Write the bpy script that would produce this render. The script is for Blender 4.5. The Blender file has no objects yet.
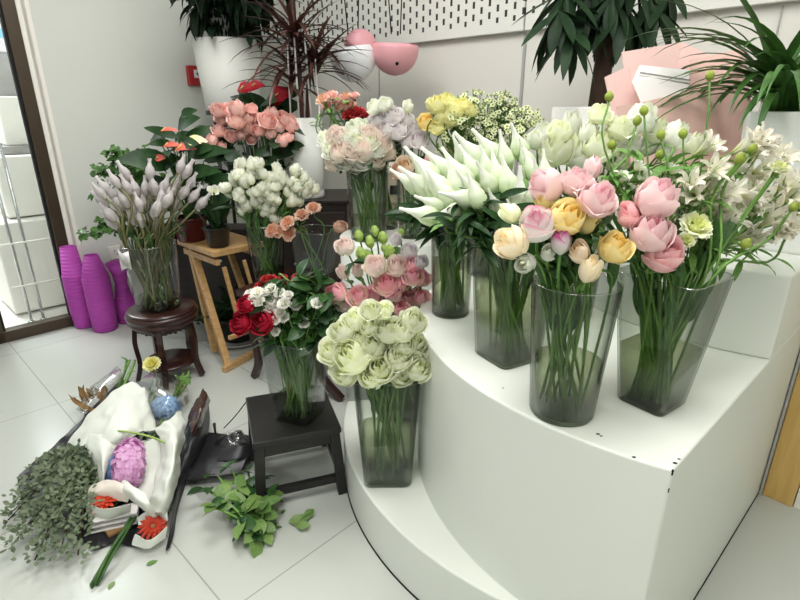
import bpy, math, random
from mathutils import Vector, Matrix, Quaternion
from mathutils import noise as mnoise

SC = bpy.context.scene
COL = SC.collection
R = math.radians
PI = math.pi
rnd = random.Random(7)

# ------------------------------------------------------------------ camera
F_PX, PITCH, EYE = 523.0, R(20.0), 1.32
CP, SP = math.cos(PITCH), math.sin(PITCH)
cam_d = bpy.data.cameras.new('camera'); cam = bpy.data.objects.new('camera', cam_d); COL.objects.link(cam)
cam_d.sensor_width = 36.0; cam_d.lens = F_PX / 800 * 36.0; cam_d.clip_start = 0.05
cam.location = (0, 0, EYE); cam.rotation_euler = (R(90) - PITCH, 0, 0)
SC.camera = cam


def ray(x, y):
    u = (x - 400) / F_PX; v = (y - 300) / F_PX
    return Vector((u, CP - v * SP, -SP - v * CP))


def G(x, y, z=0.0):
    """point of the level z seen at a place of the photograph"""
    r = ray(x, y); k = (z - EYE) / r.z
    return Vector((0, 0, EYE)) + r * k


def D(x, y, Y):
    """point at the distance Y seen at a place of the photograph"""
    r = ray(x, y)
    return Vector((0, 0, EYE)) + r * (Y / r.y)


def PX(p):
    d = p[1] * CP + (EYE - p[2]) * SP; dn = -p[1] * SP + (EYE - p[2]) * CP
    return 400 + F_PX * p[0] / d, 300 + F_PX * dn / d


def ppm(p):
    return F_PX / (p[1] * CP + (EYE - p[2]) * SP)


CAM_R, CAM_U, CAM_T = Vector((1, 0, 0)), Vector((0, SP, CP)), Vector((0, -CP, SP))


def aim(ax, ay, az):
    return (CAM_R * ax + CAM_U * ay + CAM_T * az).normalized()


# ------------------------------------------------------------------ materials
def lin(c):
    return tuple(((x / 255) / 12.92 if x / 255 <= 0.04045 else ((x / 255 + 0.055) / 1.055) ** 2.4) for x in c) + (1.0,)


MATS = {}


def new_mat(name):
    m = bpy.data.materials.new(name); m.use_nodes = True
    n = m.node_tree.nodes; n.clear()
    out = n.new('ShaderNodeOutputMaterial')
    MATS[name] = m
    return m, n, m.node_tree.links, out


def plain(name, c, rough=0.5, spec=0.5, metal=0.0, var=0.06, scale=12.0, bump=0.0, coat=0.0):
    m, n, l, out = new_mat(name)
    b = n.new('ShaderNodeBsdfPrincipled')
    b.inputs['Roughness'].default_value = rough; b.inputs['Metallic'].default_value = metal
    b.inputs['Specular IOR Level'].default_value = spec; b.inputs['Coat Weight'].default_value = coat
    tc = n.new('ShaderNodeTexCoord'); nz = n.new('ShaderNodeTexNoise'); nz.inputs['Scale'].default_value = scale
    nz.inputs['Detail'].default_value = 4
    l.new(tc.outputs['Object'], nz.inputs['Vector'])
    mx = n.new('ShaderNodeMix'); mx.data_type = 'RGBA'
    a = lin(c); mx.inputs['A'].default_value = tuple(x * (1 - var) for x in a[:3]) + (1,)
    mx.inputs['B'].default_value = tuple(min(1, x * (1 + var)) for x in a[:3]) + (1,)
    l.new(nz.outputs['Fac'], mx.inputs['Factor']); l.new(mx.outputs['Result'], b.inputs['Base Color'])
    if bump:
        bp = n.new('ShaderNodeBump'); bp.inputs['Strength'].default_value = bump; bp.inputs['Distance'].default_value = 0.01
        l.new(nz.outputs['Fac'], bp.inputs['Height']); l.new(bp.outputs['Normal'], b.inputs['Normal'])
    l.new(b.outputs[0], out.inputs[0])
    return m


def petal(name, base, mid, tip, core=None, transl=0.34, var=0.12, pos=(0.0, 0.5, 1.0), corepos=0.45):
    """colour runs along each petal (uv.x) and, with core, across the layers (uv.y)"""
    m, n, l, out = new_mat(name)
    uv = n.new('ShaderNodeUVMap'); sx = n.new('ShaderNodeSeparateXYZ'); l.new(uv.outputs[0], sx.inputs[0])
    cr = n.new('ShaderNodeValToRGB'); e = cr.color_ramp.elements
    e[0].position = pos[0]; e[0].color = lin(base); e[1].position = pos[2]; e[1].color = lin(tip)
    k = cr.color_ramp.elements.new(pos[1]); k.color = lin(mid)
    l.new(sx.outputs[0], cr.inputs[0])
    colr = cr.outputs[0]
    if core:
        mr = n.new('ShaderNodeMapRange'); mr.inputs['From Min'].default_value = 0.1; mr.inputs['From Max'].default_value = corepos + 0.25
        l.new(sx.outputs[1], mr.inputs['Value'])
        mx = n.new('ShaderNodeMix'); mx.data_type = 'RGBA'; mx.inputs['A'].default_value = lin(core)
        l.new(mr.outputs[0], mx.inputs['Factor']); l.new(colr, mx.inputs['B']); colr = mx.outputs['Result']
    oi = n.new('ShaderNodeObjectInfo'); hv = n.new('ShaderNodeHueSaturation')
    ma = n.new('ShaderNodeMapRange'); ma.inputs['To Min'].default_value = 1 - var; ma.inputs['To Max'].default_value = 1 + var * 0.5
    l.new(oi.outputs['Random'], ma.inputs['Value']); l.new(ma.outputs[0], hv.inputs['Value']); l.new(colr, hv.inputs['Color'])
    b = n.new('ShaderNodeBsdfPrincipled'); b.inputs['Roughness'].default_value = 0.55; b.inputs['Specular IOR Level'].default_value = 0.25
    l.new(hv.outputs[0], b.inputs['Base Color'])
    t = n.new('ShaderNodeBsdfTranslucent'); l.new(hv.outputs[0], t.inputs['Color'])
    ms = n.new('ShaderNodeMixShader'); ms.inputs[0].default_value = transl
    l.new(b.outputs[0], ms.inputs[1]); l.new(t.outputs[0], ms.inputs[2]); l.new(ms.outputs[0], out.inputs[0])
    return m


def leafmat(name, c1, c2, rough=0.45, transl=0.15, spec=0.4):
    m, n, l, out = new_mat(name)
    tc = n.new('ShaderNodeTexCoord'); nz = n.new('ShaderNodeTexNoise'); nz.inputs['Scale'].default_value = 18
    l.new(tc.outputs['Object'], nz.inputs['Vector'])
    oi = n.new('ShaderNodeObjectInfo'); ad = n.new('ShaderNodeMath'); ad.operation = 'MULTIPLY_ADD'
    l.new(oi.outputs['Random'], ad.inputs[0]); ad.inputs[1].default_value = 0.4; l.new(nz.outputs['Fac'], ad.inputs[2])
    mr = n.new('ShaderNodeMapRange'); mr.inputs['From Min'].default_value = 0.4; mr.inputs['From Max'].default_value = 1.0
    l.new(ad.outputs[0], mr.inputs['Value'])
    mx = n.new('ShaderNodeMix'); mx.data_type = 'RGBA'; mx.inputs['A'].default_value = lin(c1); mx.inputs['B'].default_value = lin(c2)
    l.new(mr.outputs[0], mx.inputs['Factor'])
    b = n.new('ShaderNodeBsdfPrincipled'); b.inputs['Roughness'].default_value = rough; b.inputs['Specular IOR Level'].default_value = spec
    l.new(mx.outputs['Result'], b.inputs['Base Color'])
    t = n.new('ShaderNodeBsdfTranslucent'); l.new(mx.outputs['Result'], t.inputs['Color'])
    ms = n.new('ShaderNodeMixShader'); ms.inputs[0].default_value = transl
    l.new(b.outputs[0], ms.inputs[1]); l.new(t.outputs[0], ms.inputs[2]); l.new(ms.outputs[0], out.inputs[0])
    return m


def clear(name, tint, lo=0.03, hi=0.55, power=3.0, rough=0.02, edge=None):
    """thin clear glass, plastic film or water: tinted see-through body, mirror gloss rising at grazing angles"""
    m, n, l, out = new_mat(name)
    lw = n.new('ShaderNodeLayerWeight'); lw.inputs['Blend'].default_value = 0.5
    pw = n.new('ShaderNodeMath'); pw.operation = 'POWER'; pw.inputs[1].default_value = power
    l.new(lw.outputs['Facing'], pw.inputs[0])
    mr = n.new('ShaderNodeMapRange'); mr.inputs['To Min'].default_value = lo; mr.inputs['To Max'].default_value = hi
    l.new(pw.outputs[0], mr.inputs['Value'])
    t = n.new('ShaderNodeBsdfTransparent'); t.inputs['Color'].default_value = tint + (1,)
    if edge:      # the slanting look through the wall is longer, so it is darker
        p2 = n.new('ShaderNodeMath'); p2.operation = 'POWER'; p2.inputs[1].default_value = 2.2; l.new(lw.outputs['Facing'], p2.inputs[0])
        mx = n.new('ShaderNodeMix'); mx.data_type = 'RGBA'; mx.inputs['A'].default_value = tint + (1,); mx.inputs['B'].default_value = edge + (1,)
        l.new(p2.outputs[0], mx.inputs['Factor']); l.new(mx.outputs['Result'], t.inputs['Color'])
    g = n.new('ShaderNodeBsdfGlossy'); g.inputs['Roughness'].default_value = rough
    ms = n.new('ShaderNodeMixShader'); l.new(mr.outputs[0], ms.inputs[0]); l.new(t.outputs[0], ms.inputs[1]); l.new(g.outputs[0], ms.inputs[2])
    l.new(ms.outputs[0], out.inputs[0])
    return m


def wood(name, c1, c2, rough=0.4, scale=(3, 30, 30), coat=0.0):
    m, n, l, out = new_mat(name)
    tc = n.new('ShaderNodeTexCoord'); mp = n.new('ShaderNodeMapping'); mp.inputs['Scale'].default_value = scale
    nz = n.new('ShaderNodeTexNoise'); nz.inputs['Scale'].default_value = 2.0; nz.inputs['Detail'].default_value = 6; nz.inputs['Distortion'].default_value = 0.6
    l.new(tc.outputs['Object'], mp.inputs[0]); l.new(mp.outputs[0], nz.inputs['Vector'])
    cr = n.new('ShaderNodeValToRGB'); cr.color_ramp.elements[0].position = 0.3; cr.color_ramp.elements[1].position = 0.7
    cr.color_ramp.elements[0].color = lin(c1); cr.color_ramp.elements[1].color = lin(c2)
    l.new(nz.outputs['Fac'], cr.inputs[0])
    b = n.new('ShaderNodeBsdfPrincipled'); b.inputs['Roughness'].default_value = rough; b.inputs['Coat Weight'].default_value = coat
    l.new(cr.outputs[0], b.inputs['Base Color']); l.new(b.outputs[0], out.inputs[0])
    return m


# ------------------------------------------------------------------ mesh builder
class MB:
    def __init__(s):
        s.v = []; s.f = []; s.uv = []; s.mi = []; s.sm = []

    def add(s, vs, fs, uvs=None, mi=0, smooth=True):
        o = len(s.v); s.v += [tuple(p) for p in vs]
        s.uv += list(uvs) if uvs else [(0.5, 0.5)] * len(vs)
        for f in fs:
            s.f.append(tuple(i + o for i in f)); s.mi.append(mi); s.sm.append(smooth)

    def grid(s, pts, nu, nv, uvs=None, mi=0, closed=False, smooth=True):
        fs = []
        for j in range(nv - 1):
            for i in range(nu - (0 if closed else 1)):
                a = j * nu + i; b = j * nu + (i + 1) % nu
                fs.append((a, b, b + nu, a + nu))
        s.add(pts, fs, uvs, mi, smooth)

    def tube(s, pts, rad, seg=6, mi=0, cap=True, uvv=0.5):
        pts = [Vector(p) for p in pts]; n = len(pts)
        if not isinstance(rad, (list, tuple)): rad = [rad] * n
        t0 = (pts[1] - pts[0]).normalized()
        a = t0.orthogonal().normalized(); vs = []; uvs = []
        for i, p in enumerate(pts):
            t = (pts[min(i + 1, n - 1)] - pts[max(i - 1, 0)])
            t = t.normalized() if t.length > 1e-9 else t0
            a = (a - t * a.dot(t)); a = a.normalized() if a.length > 1e-6 else t.orthogonal().normalized()
            b = t.cross(a)
            for k in range(seg):
                w = 2 * PI * k / seg
                vs.append(p + (a * math.cos(w) + b * math.sin(w)) * rad[i]); uvs.append((i / (n - 1), uvv))
        o = len(s.v)
        s.grid(vs, seg, n, uvs, mi, True)
        if cap:
            s.f.append(tuple(o + k for k in reversed(range(seg)))); s.mi.append(mi); s.sm.append(False)
            s.f.append(tuple(o + (n - 1) * seg + k for k in range(seg))); s.mi.append(mi); s.sm.append(False)

    def lathe(s, prof, seg=24, o=(0, 0, 0), mi=0, sx=1.0, sy=1.0, smooth=True):
        vs = []; uvs = []
        for j, (r, z) in enumerate(prof):
            for k in range(seg):
                w = 2 * PI * k / seg
                vs.append((o[0] + r * math.cos(w) * sx, o[1] + r * math.sin(w) * sy, o[2] + z)); uvs.append((j / max(1, len(prof) - 1), 0.5))
        s.grid(vs, seg, len(prof), uvs, mi, True, smooth)

    def box(s, c, size, ax=None, ay=None, az=None, mi=0):
        ax = Vector(ax or (1, 0, 0)); ay = Vector(ay or (0, 1, 0)); az = Vector(az or (0, 0, 1)); c = Vector(c)
        x, y, z = (q / 2 for q in size)
        vs = [c + ax * (i * x) + ay * (j * y) + az * (k * z) for k in (-1, 1) for j in (-1, 1) for i in (-1, 1)]
        s.add(vs, [(0, 2, 3, 1), (4, 5, 7, 6), (0, 1, 5, 4), (2, 6, 7, 3), (0, 4, 6, 2), (1, 3, 7, 5)], None, mi, False)

    def bar(s, p, q, w, d, side=(1, 0, 0), mi=0):
        p, q = Vector(p), Vector(q); az = (q - p).normalized(); ay = az.cross(Vector(side)).normalized(); ax = ay.cross(az)
        s.box((p + q) / 2, (w, d, (q - p).length), ax, ay, az, mi)

    def prism(s, outline, z0, z1, mi=0, smooth=False):
        n = len(outline)
        vs = [(p[0], p[1], z0) for p in outline] + [(p[0], p[1], z1) for p in outline]
        o = len(s.v)
        s.add(vs, [], None)
        for i in range(n):
            s.f.append((o + i, o + (i + 1) % n, o + n + (i + 1) % n, o + n + i)); s.mi.append(mi); s.sm.append(smooth)
        s.f.append(tuple(o + i for i in reversed(range(n)))); s.mi.append(mi); s.sm.append(False)
        s.f.append(tuple(o + n + i for i in range(n))); s.mi.append(mi); s.sm.append(False)

    def ball(s, c, r, seg=10, rings=7, mi=0, sc=(1, 1, 1)):
        vs = []; c = Vector(c)
        for j in range(rings):
            th = PI * (j + 0.02 if j == 0 else j - 0.02 if j == rings - 1 else j) / (rings - 1)
            for k in range(seg):
                w = 2 * PI * k / seg
                vs.append((c.x + r * sc[0] * math.sin(th) * math.cos(w), c.y + r * sc[1] * math.sin(th) * math.sin(w), c.z - r * sc[2] * math.cos(th)))
        s.grid(vs, seg, rings, None, mi, True)

    def leaf(s, base, d, nrm, L, W, droop=0.3, fold=0.25, n=6, mi=0, tipw=0.0, wpos=0.45, wave=0.0):
        """a leaf blade: base, direction, face normal; bends away from the normal by droop"""
        base, d, nrm = Vector(base), Vector(d).normalized(), Vector(nrm)
        nrm = nrm - d * nrm.dot(d); nrm = nrm.normalized() if nrm.length > 1e-5 else d.orthogonal().normalized()
        side = d.cross(nrm); p = base.copy(); vs = []; uvs = []
        for i in range(n + 1):
            t = i / n
            w = W * 0.5 * (math.sin(PI * t ** (math.log(0.5) / math.log(wpos))) ** 0.8 if 0 < t < 1 else 0.0)
            if tipw: w = W * 0.5 * max(min(1.0, 0.45 + 2.5 * t) * (1 - t ** 4), tipw if t < 1 else 0.02)
            w = max(w, W * 0.02)
            up = nrm * (fold * w)
            wv = nrm * (wave * math.sin(t * 9) * W)
            vs += [p - side * w + up + wv, p.copy(), p + side * w + up - wv]; uvs += [(t, 0), (t, 0.5), (t, 1)]
            q = Quaternion(side, droop * -1.0 / n)
            d = q @ d; nrm = q @ nrm; p = p + d * (L / n)
        s.grid(vs, 3, n + 1, uvs, mi)

    def mesh(s, name, mats):
        me = bpy.data.meshes.new(name); me.from_pydata(s.v, [], s.f)
        ul = me.uv_layers.new(name='UVMap')
        li = [0] * len(me.loops); me.loops.foreach_get('vertex_index', li)
        flat = []
        for i in li: flat += s.uv[i]
        ul.data.foreach_set('uv', flat)
        for m in (mats if isinstance(mats, (list, tuple)) else [mats]): me.materials.append(m)
        me.polygons.foreach_set('material_index', s.mi); me.polygons.foreach_set('use_smooth', s.sm)
        me.update()
        return me

    def build(s, name, mats, parent=None, loc=(0, 0, 0)):
        return link(name, s.mesh(name, mats), parent, loc)


def link(name, me, parent=None, loc=(0, 0, 0)):
    o = bpy.data.objects.new(name, me); COL.objects.link(o); o.location = loc
    if parent: o.parent = parent
    return o


def tag(o, label=None, cat=None, group=None, kind=None):
    if label: o['label'] = label
    if cat: o['category'] = cat
    if group: o['group'] = group
    if kind: o['kind'] = kind
    return o


def empty(name, loc, label=None, cat=None, group=None, rz=0.0):
    o = bpy.data.objects.new(name, None); COL.objects.link(o); o.location = loc; o.rotation_euler = (0, 0, rz)
    o.empty_display_size = 0.05
    return tag(o, label, cat, group)


def struct(name, mb, m):
    return tag(mb.build(name, m), kind='structure')


def bevel(o, w=0.004, seg=2):
    b = o.modifiers.new('bevel', 'BEVEL'); b.width = w; b.segments = seg; b.limit_method = 'ANGLE'; b.angle_limit = R(40)
    return o


def catmull(pts, k=5):
    pts = [Vector(p) for p in pts]; P = [pts[0] * 2 - pts[1]] + pts + [pts[-1] * 2 - pts[-2]]; out = []
    for i in range(1, len(P) - 2):
        for j in range(k):
            t = j / k; a, b, c, d = P[i - 1], P[i], P[i + 1], P[i + 2]
            out.append(0.5 * ((2 * b) + (c - a) * t + (2 * a - 5 * b + 4 * c - d) * t * t + (3 * b - a - 3 * c + d) * t ** 3))
    return out + [pts[-1]]


# ------------------------------------------------------------------ materials used
M = MATS
plain('white_paint', (226, 228, 222), 0.55, 0.3, var=0.015)
plain('podium_white', (224, 227, 219), 0.38, 0.4, var=0.012, scale=3)
plain('wall_white', (212, 214, 207), 0.6, 0.3, var=0.015, scale=2)
plain('panel_white', (222, 220, 212), 0.45, 0.4, var=0.015, scale=2)
plain('trim_white', (238, 234, 226), 0.4, 0.4, var=0.02)
plain('ceiling_white', (238, 238, 234), 0.8, 0.2, var=0.01)
plain('bronze_frame', (74, 62, 50), 0.35, 0.5, metal=0.4, var=0.06)
plain('outside_white', (232, 228, 222), 0.6, 0.3, var=0.03, scale=3)
plain('outside_grey', (150, 148, 146), 0.5, 0.3, var=0.35, scale=9)
plain('steel', (190, 190, 190), 0.25, 0.5, metal=0.9, var=0.05)
plain('purple_ceramic', (176, 70, 168), 0.6, 0.3, var=0.06, scale=6)
_n = MATS['purple_ceramic'].node_tree.nodes; _l = MATS['purple_ceramic'].node_tree.links
_tc = _n.new('ShaderNodeTexCoord'); _wv = _n.new('ShaderNodeTexWave'); _wv.bands_direction = 'Z'; _wv.inputs['Scale'].default_value = 14; _wv.inputs['Distortion'].default_value = .6
_l.new(_tc.outputs['Object'], _wv.inputs['Vector']); _bp = _n.new('ShaderNodeBump'); _bp.inputs['Strength'].default_value = .35; _bp.inputs['Distance'].default_value = .006
_l.new(_wv.outputs['Fac'], _bp.inputs['Height']); _l.new(_bp.outputs['Normal'], [x for x in _n if x.type == 'BSDF_PRINCIPLED'][0].inputs['Normal'])
plain('ceramic_white', (232, 234, 230), 0.28, 0.5, var=0.012)
plain('matte_pot_white', (226, 226, 220), 0.5, 0.4, var=0.015)
plain('black_plastic', (26, 26, 28), 0.35, 0.5, var=0.1)
plain('black_paint', (30, 28, 27), 0.42, 0.45, var=0.12)
plain('black_paper', (32, 31, 35), 0.4, 0.5, var=0.15)
plain('soil', (44, 34, 27), 0.95, 0.1, var=0.4, scale=60, bump=0.6)
plain('oxblood_glaze', (92, 26, 28), 0.25, 0.5, var=0.1)
plain('grey_plastic', (168, 168, 166), 0.4, 0.4, var=0.04)
plain('red_plastic', (170, 28, 34), 0.4, 0.5, var=0.05)
plain('lamp_white', (246, 247, 250), 0.35, 0.4, var=0.01)
plain('lamp_pink', (232, 168, 176), 0.4, 0.4, var=0.02)
plain('cord_black', (24, 24, 24), 0.6, 0.3)
plain('pink_paper', (238, 204, 198), 0.6, 0.3, var=0.03)
plain('rose_paper', (226, 188, 178), 0.6, 0.3, var=0.04)
plain('card_white', (236, 232, 230), 0.6, 0.3, var=0.02)
plain('kraft', (150, 116, 76), 0.7, 0.2, var=0.1)
plain('brown_foil', (62, 36, 28), 0.25, 0.6, var=0.25, scale=25, bump=0.5)
plain('tissue_white', (222, 225, 215), 0.6, 0.25, var=0.02)
plain('cream_paper', (236, 226, 214), 0.6, 0.25, var=0.03)
plain('beige_box', (196, 182, 164), 0.5, 0.3, var=0.05)
plain('trunk_brown', (64, 50, 40), 0.8, 0.2, var=0.3, scale=40, bump=0.5)
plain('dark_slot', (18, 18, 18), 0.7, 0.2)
plain('label_print', (236, 238, 240), 0.6, 0.2)
wood('dark_rosewood', (38, 20, 18), (62, 30, 26), 0.3, coat=0.3)
wood('light_wood', (182, 140, 88), (212, 172, 118), 0.42)
wood('board_wood', (196, 156, 86), (216, 180, 108), 0.4, (20, 20, 2))
wood('dark_cabinet', (30, 22, 20), (46, 32, 28), 0.4)
clear('vase_glass', (0.925, 0.935, 0.915), 0.025, 0.45, edge=(0.34, 0.38, 0.34))
clear('vase_floor', (0.50, 0.54, 0.44), 0.03, 0.3)
clear('vase_plastic', (0.93, 0.94, 0.94), 0.035, 0.6, rough=0.06)
clear('water', (0.84, 0.87, 0.73), 0.02, 0.4, edge=(0.5, 0.56, 0.42))
clear('window_pane', (0.95, 0.97, 0.96), 0.04, 0.5)
clear('film', (0.97, 0.97, 0.97), 0.05, 0.6, 2.0, 0.12)
clear('vase_rim', (0.93, 0.94, 0.93), 0.30, 0.7, 1.5, 0.05)
plain('glass_base', (96, 104, 86), 0.15, 0.5, var=0.05)
# greenery
leafmat('stem_green', (82, 124, 54), (122, 162, 80), 0.5, 0.1)
leafmat('stem_dark', (44, 80, 38), (78, 116, 54), 0.5, 0.1)
leafmat('rose_leaf', (30, 62, 30), (58, 98, 44), 0.4)
leafmat('fresh_leaf', (84, 120, 58), (136, 164, 94), 0.4, 0.2)
leafmat('deep_leaf', (22, 46, 24), (46, 80, 38), 0.42, 0.1, 0.3)
leafmat('night_leaf', (16, 32, 20), (36, 60, 34), 0.5, 0.08, 0.2)
leafmat('ivy_leaf', (44, 84, 38), (84, 126, 58), 0.4, 0.15)
leafmat('strap_leaf', (30, 62, 28), (70, 110, 48), 0.35, 0.15)
leafmat('dracaena_leaf', (56, 30, 30), (92, 60, 48), 0.4, 0.1)
leafmat('eucalyptus_leaf', (70, 84, 62), (124, 138, 108), 0.6, 0.12)
leafmat('bud_lime', (150, 184, 84), (188, 212, 120), 0.45, 0.2)
leafmat('dry_leaf', (120, 90, 52), (160, 126, 78), 0.7, 0.1)
leafmat('calla_stem', (92, 92, 60), (132, 130, 88), 0.5, 0.1)
# petals
petal('rose_pink', (251, 238, 226), (253, 224, 223), (254, 230, 229), core=(250, 190, 202))
petal('rose_deep_pink', (250, 218, 210), (252, 202, 203), (253, 212, 211), core=(244, 172, 184))
petal('rose_yellow', (252, 242, 196), (254, 236, 164), (254, 240, 180), core=(252, 214, 110))
petal('rose_cream_yellow', (252, 242, 218), (252, 240, 212), (253, 244, 220), core=(251, 230, 178))
petal('rose_bicolor', (253, 251, 244), (253, 246, 242), (248, 168, 194), core=(230, 84, 142), pos=(0.35, 0.8, 1.0), corepos=0.15)
petal('rose_white_magenta', (240, 238, 228), (240, 220, 226), (206, 74, 148), pos=(0.2, 0.66, 0.95))
petal('rose_peach', (250, 238, 212), (251, 234, 210), (252, 238, 220), core=(246, 216, 174))
petal('rose_green_white', (242, 249, 206), (251, 254, 226), (254, 255, 238), core=(247, 252, 208), transl=0.4)
petal('rose_white', (240, 247, 216), (251, 253, 240), (253, 254, 247), core=(243, 248, 218))
petal('rose_blush', (250, 246, 226), (253, 246, 232), (254, 240, 230), core=(251, 228, 218))
petal('rose_lilac', (244, 238, 238), (248, 243, 243), (250, 246, 246), core=(238, 226, 232))
petal('rose_lime_pink', (244, 248, 200), (254, 240, 222), (255, 192, 206), core=(250, 180, 198), pos=(0.1, 0.5, 0.95))
petal('rose_cream_pink', (248, 250, 220), (254, 249, 238), (254, 234, 228), core=(252, 220, 216), pos=(0.1, 0.55, 1.0))
petal('rose_red', (140, 18, 36), (176, 26, 48), (190, 40, 64), core=(140, 12, 34), transl=0.15)
petal('carnation_red', (130, 24, 34), (166, 40, 46), (186, 60, 60), transl=0.15)
petal('carnation_white', (240, 240, 216), (250, 249, 238), (252, 250, 244))
petal('carnation_salmon', (244, 202, 172), (250, 214, 190), (251, 222, 202), core=(240, 184, 154))
petal('carnation_cream', (236, 240, 180), (246, 248, 214), (250, 250, 232), core=(234, 240, 160))
petal('tulip_white', (184, 212, 146), (230, 242, 206), (252, 253, 246), pos=(0.04, 0.36, 0.72))
petal('calla_mauve', (196, 190, 182), (208, 201, 200), (222, 216, 216), pos=(0.0, 0.4, 0.9))
petal('eustoma_white', (228, 240, 166), (248, 250, 226), (252, 253, 242), pos=(0.0, 0.35, 0.9))
petal('begonia_pink', (252, 204, 190), (254, 210, 200), (254, 220, 212), core=(252, 198, 188))
petal('anthurium_red', (206, 92, 78), (216, 104, 90), (222, 130, 114), transl=0.1)
petal('anthurium_crimson', (150, 14, 30), (168, 18, 36), (180, 30, 48), transl=0.1)
petal('anthurium_cream', (200, 206, 130), (226, 222, 170), (236, 214, 190), transl=0.15)
petal('alstro_white', (218, 224, 150), (246, 243, 224), (248, 242, 232), pos=(0.0, 0.38, 1.0))
petal('hydrangea_blue', (150, 190, 230), (172, 206, 240), (196, 222, 246))
petal('hydrangea_deep_blue', (84, 124, 172), (108, 150, 198), (134, 172, 214))
petal('hydrangea_pink', (222, 160, 210), (232, 182, 222), (240, 202, 232))
petal('gerbera_red', (176, 44, 28), (200, 60, 38), (210, 80, 54), transl=0.12)
petal('wax_flower', (190, 204, 130), (230, 232, 186), (242, 242, 214))
petal('yellow_cluster', (242, 238, 150), (248, 244, 178), (252, 250, 200), core=(240, 232, 130))
petal('pod_green', (150, 168, 70), (172, 188, 88), (190, 200, 110))
petal('yellow_centre', (196, 196, 60), (214, 212, 80), (220, 216, 90))


# ------------------------------------------------------------------ flower shapes
def cup_petals(mb, layers, seed=1, nu=7, nv=7, mi=0, wave=0.0, wf=5, jitter=0.06):
    """layers: (count, radius, height, half width in radians, flare)"""
    q = random.Random(seed); nl = len(layers)
    for li_, lay in enumerate(layers):
        n, Rr, Hh, hw, fl = lay[:5]; cl = lay[5] if len(lay) > 5 else None
        a0 = q.uniform(0, 2 * PI)
        for k in range(n):
            a = a0 + 2 * PI * k / n + q.uniform(-.1, .1); h = Hh * (1 + q.uniform(-jitter, jitter)); f2 = fl * q.uniform(.6, 1.4)
            ph = q.uniform(0, 6); vs = []; uvs = []
            for j in range(nv):
                v = j / (nv - 1)
                if cl is None: prof = math.sin(min(1.0, v * 1.2) * PI / 2) ** 0.75
                else: prof = (math.sin(min(1.0, v / .5) * PI / 2) ** .8 if v < .5 else 1 - (1 - cl) * ((v - .5) / .5) ** 2)
                wid = hw * (0.55 + 0.45 * math.sin(PI * min(1, v * 0.8 + 0.1)))
                for i in range(nu):
                    u = -1 + 2 * i / (nu - 1)
                    r = Rr * (0.22 + 0.78 * prof) + f2 * v ** 4 * (1 - 0.3 * u * u) + 0.05 * Rr * u * (1 if li_ % 2 else -1) + 0.07 * Rr * abs(u) ** 3 * v
                    z = h * (v - 0.26 * u * u * v * v) - f2 * 0.55 * v ** 5
                    if wave:
                        r += wave * v * v * math.sin(wf * u + ph); z += wave * 0.7 * v * v * math.cos(wf * 1.3 * u + ph)
                    an = a + u * wid
                    vs.append((r * math.cos(an), r * math.sin(an), z)); uvs.append((v, (li_ + 0.5) / nl))
            mb.grid(vs, nu, nv, uvs, mi)


def calyx(mb, r, h, n=5, mi=1, drop=0.1):
    for k in range(n):
        a = 2 * PI * k / n; d = Vector((math.cos(a), math.sin(a), 0.9))
        mb.leaf((0.03 * math.cos(a), 0.03 * math.sin(a), -0.02), d, Vector((-math.cos(a), -math.sin(a), 1)), h, r, droop=-0.5, fold=0.1, n=4, mi=mi)
    mb.ball((0, 0, 0), r * 0.5, 8, 5, mi)


SHAPES = {}


def shape(key, fn):
    if key not in SHAPES: SHAPES[key] = fn()
    return SHAPES[key]


def rose(m, o, seed):
    def fn():
        mb = MB()
        if o >= 2:      # full blown
            L = [(3, .09, .80, 1.7, 0, .5), (3, .19, .84, 1.6, 0, .55), (4, .31, .82, 1.35, .01, .68), (4, .43, .74, 1.2, .03, .86), (4, .47, .58, 1.05, .10, 1.0)]
        elif o == 1:    # half open
            L = [(2, .08, .90, 1.8, 0, .5), (3, .20, .95, 1.7, 0, .45), (3, .34, .93, 1.6, .0, .56), (3, .44, .86, 1.35, .02, .74), (2, .47, .72, 1.15, .08, .95)]
        else:           # bud
            L = [(2, .10, 1.02, 1.9, 0, .4), (3, .21, 1.06, 1.7, 0, .42), (3, .33, 1.02, 1.5, .01, .55), (2, .38, .90, 1.2, .05, .85)]
        cup_petals(mb, L, seed)
        calyx(mb, .12, .34)
        return mb.mesh('bloom', [M[m], M['stem_green']])
    return shape((m, 'rose', o, seed), fn)


def carnation(m, seed, ruff=.05):
    def fn():
        mb = MB()
        cup_petals(mb, [(4, .12, .62, 1.2, .05), (6, .25, .60, .8, .10), (7, .36, .48, .62, .14), (7, .42, .34, .6, .12)], seed, 7, 5, 0, ruff, 7)
        mb.lathe([(.02, -.3), (.1, -.25), (.13, -.05), (.16, .12)], 8, mi=1)
        return mb.mesh('bloom', [M[m], M['stem_green']])
    return shape((m, 'carn', seed), fn)


def blossom(m, seed, n=5, fl=.2):
    def fn():
        mb = MB(); cup_petals(mb, [(3, .16, .7, 1.3, .02), (n, .36, .66, .85, fl)], seed, 5, 5)
        mb.lathe([(.02, -.2), (.07, -.1), (.1, .05)], 6, mi=1)
        return mb.mesh('bloom', [M[m], M['stem_green']])
    return shape((m, 'blossom', seed), fn)


def prof_at(prof, v):
    for (a, ra), (b, rb) in zip(prof, prof[1:]):
        if v <= b:
            t = (v - a) / (b - a); t = t * t * (3 - 2 * t)
            return ra + (rb - ra) * t
    return prof[-1][1]


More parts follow.
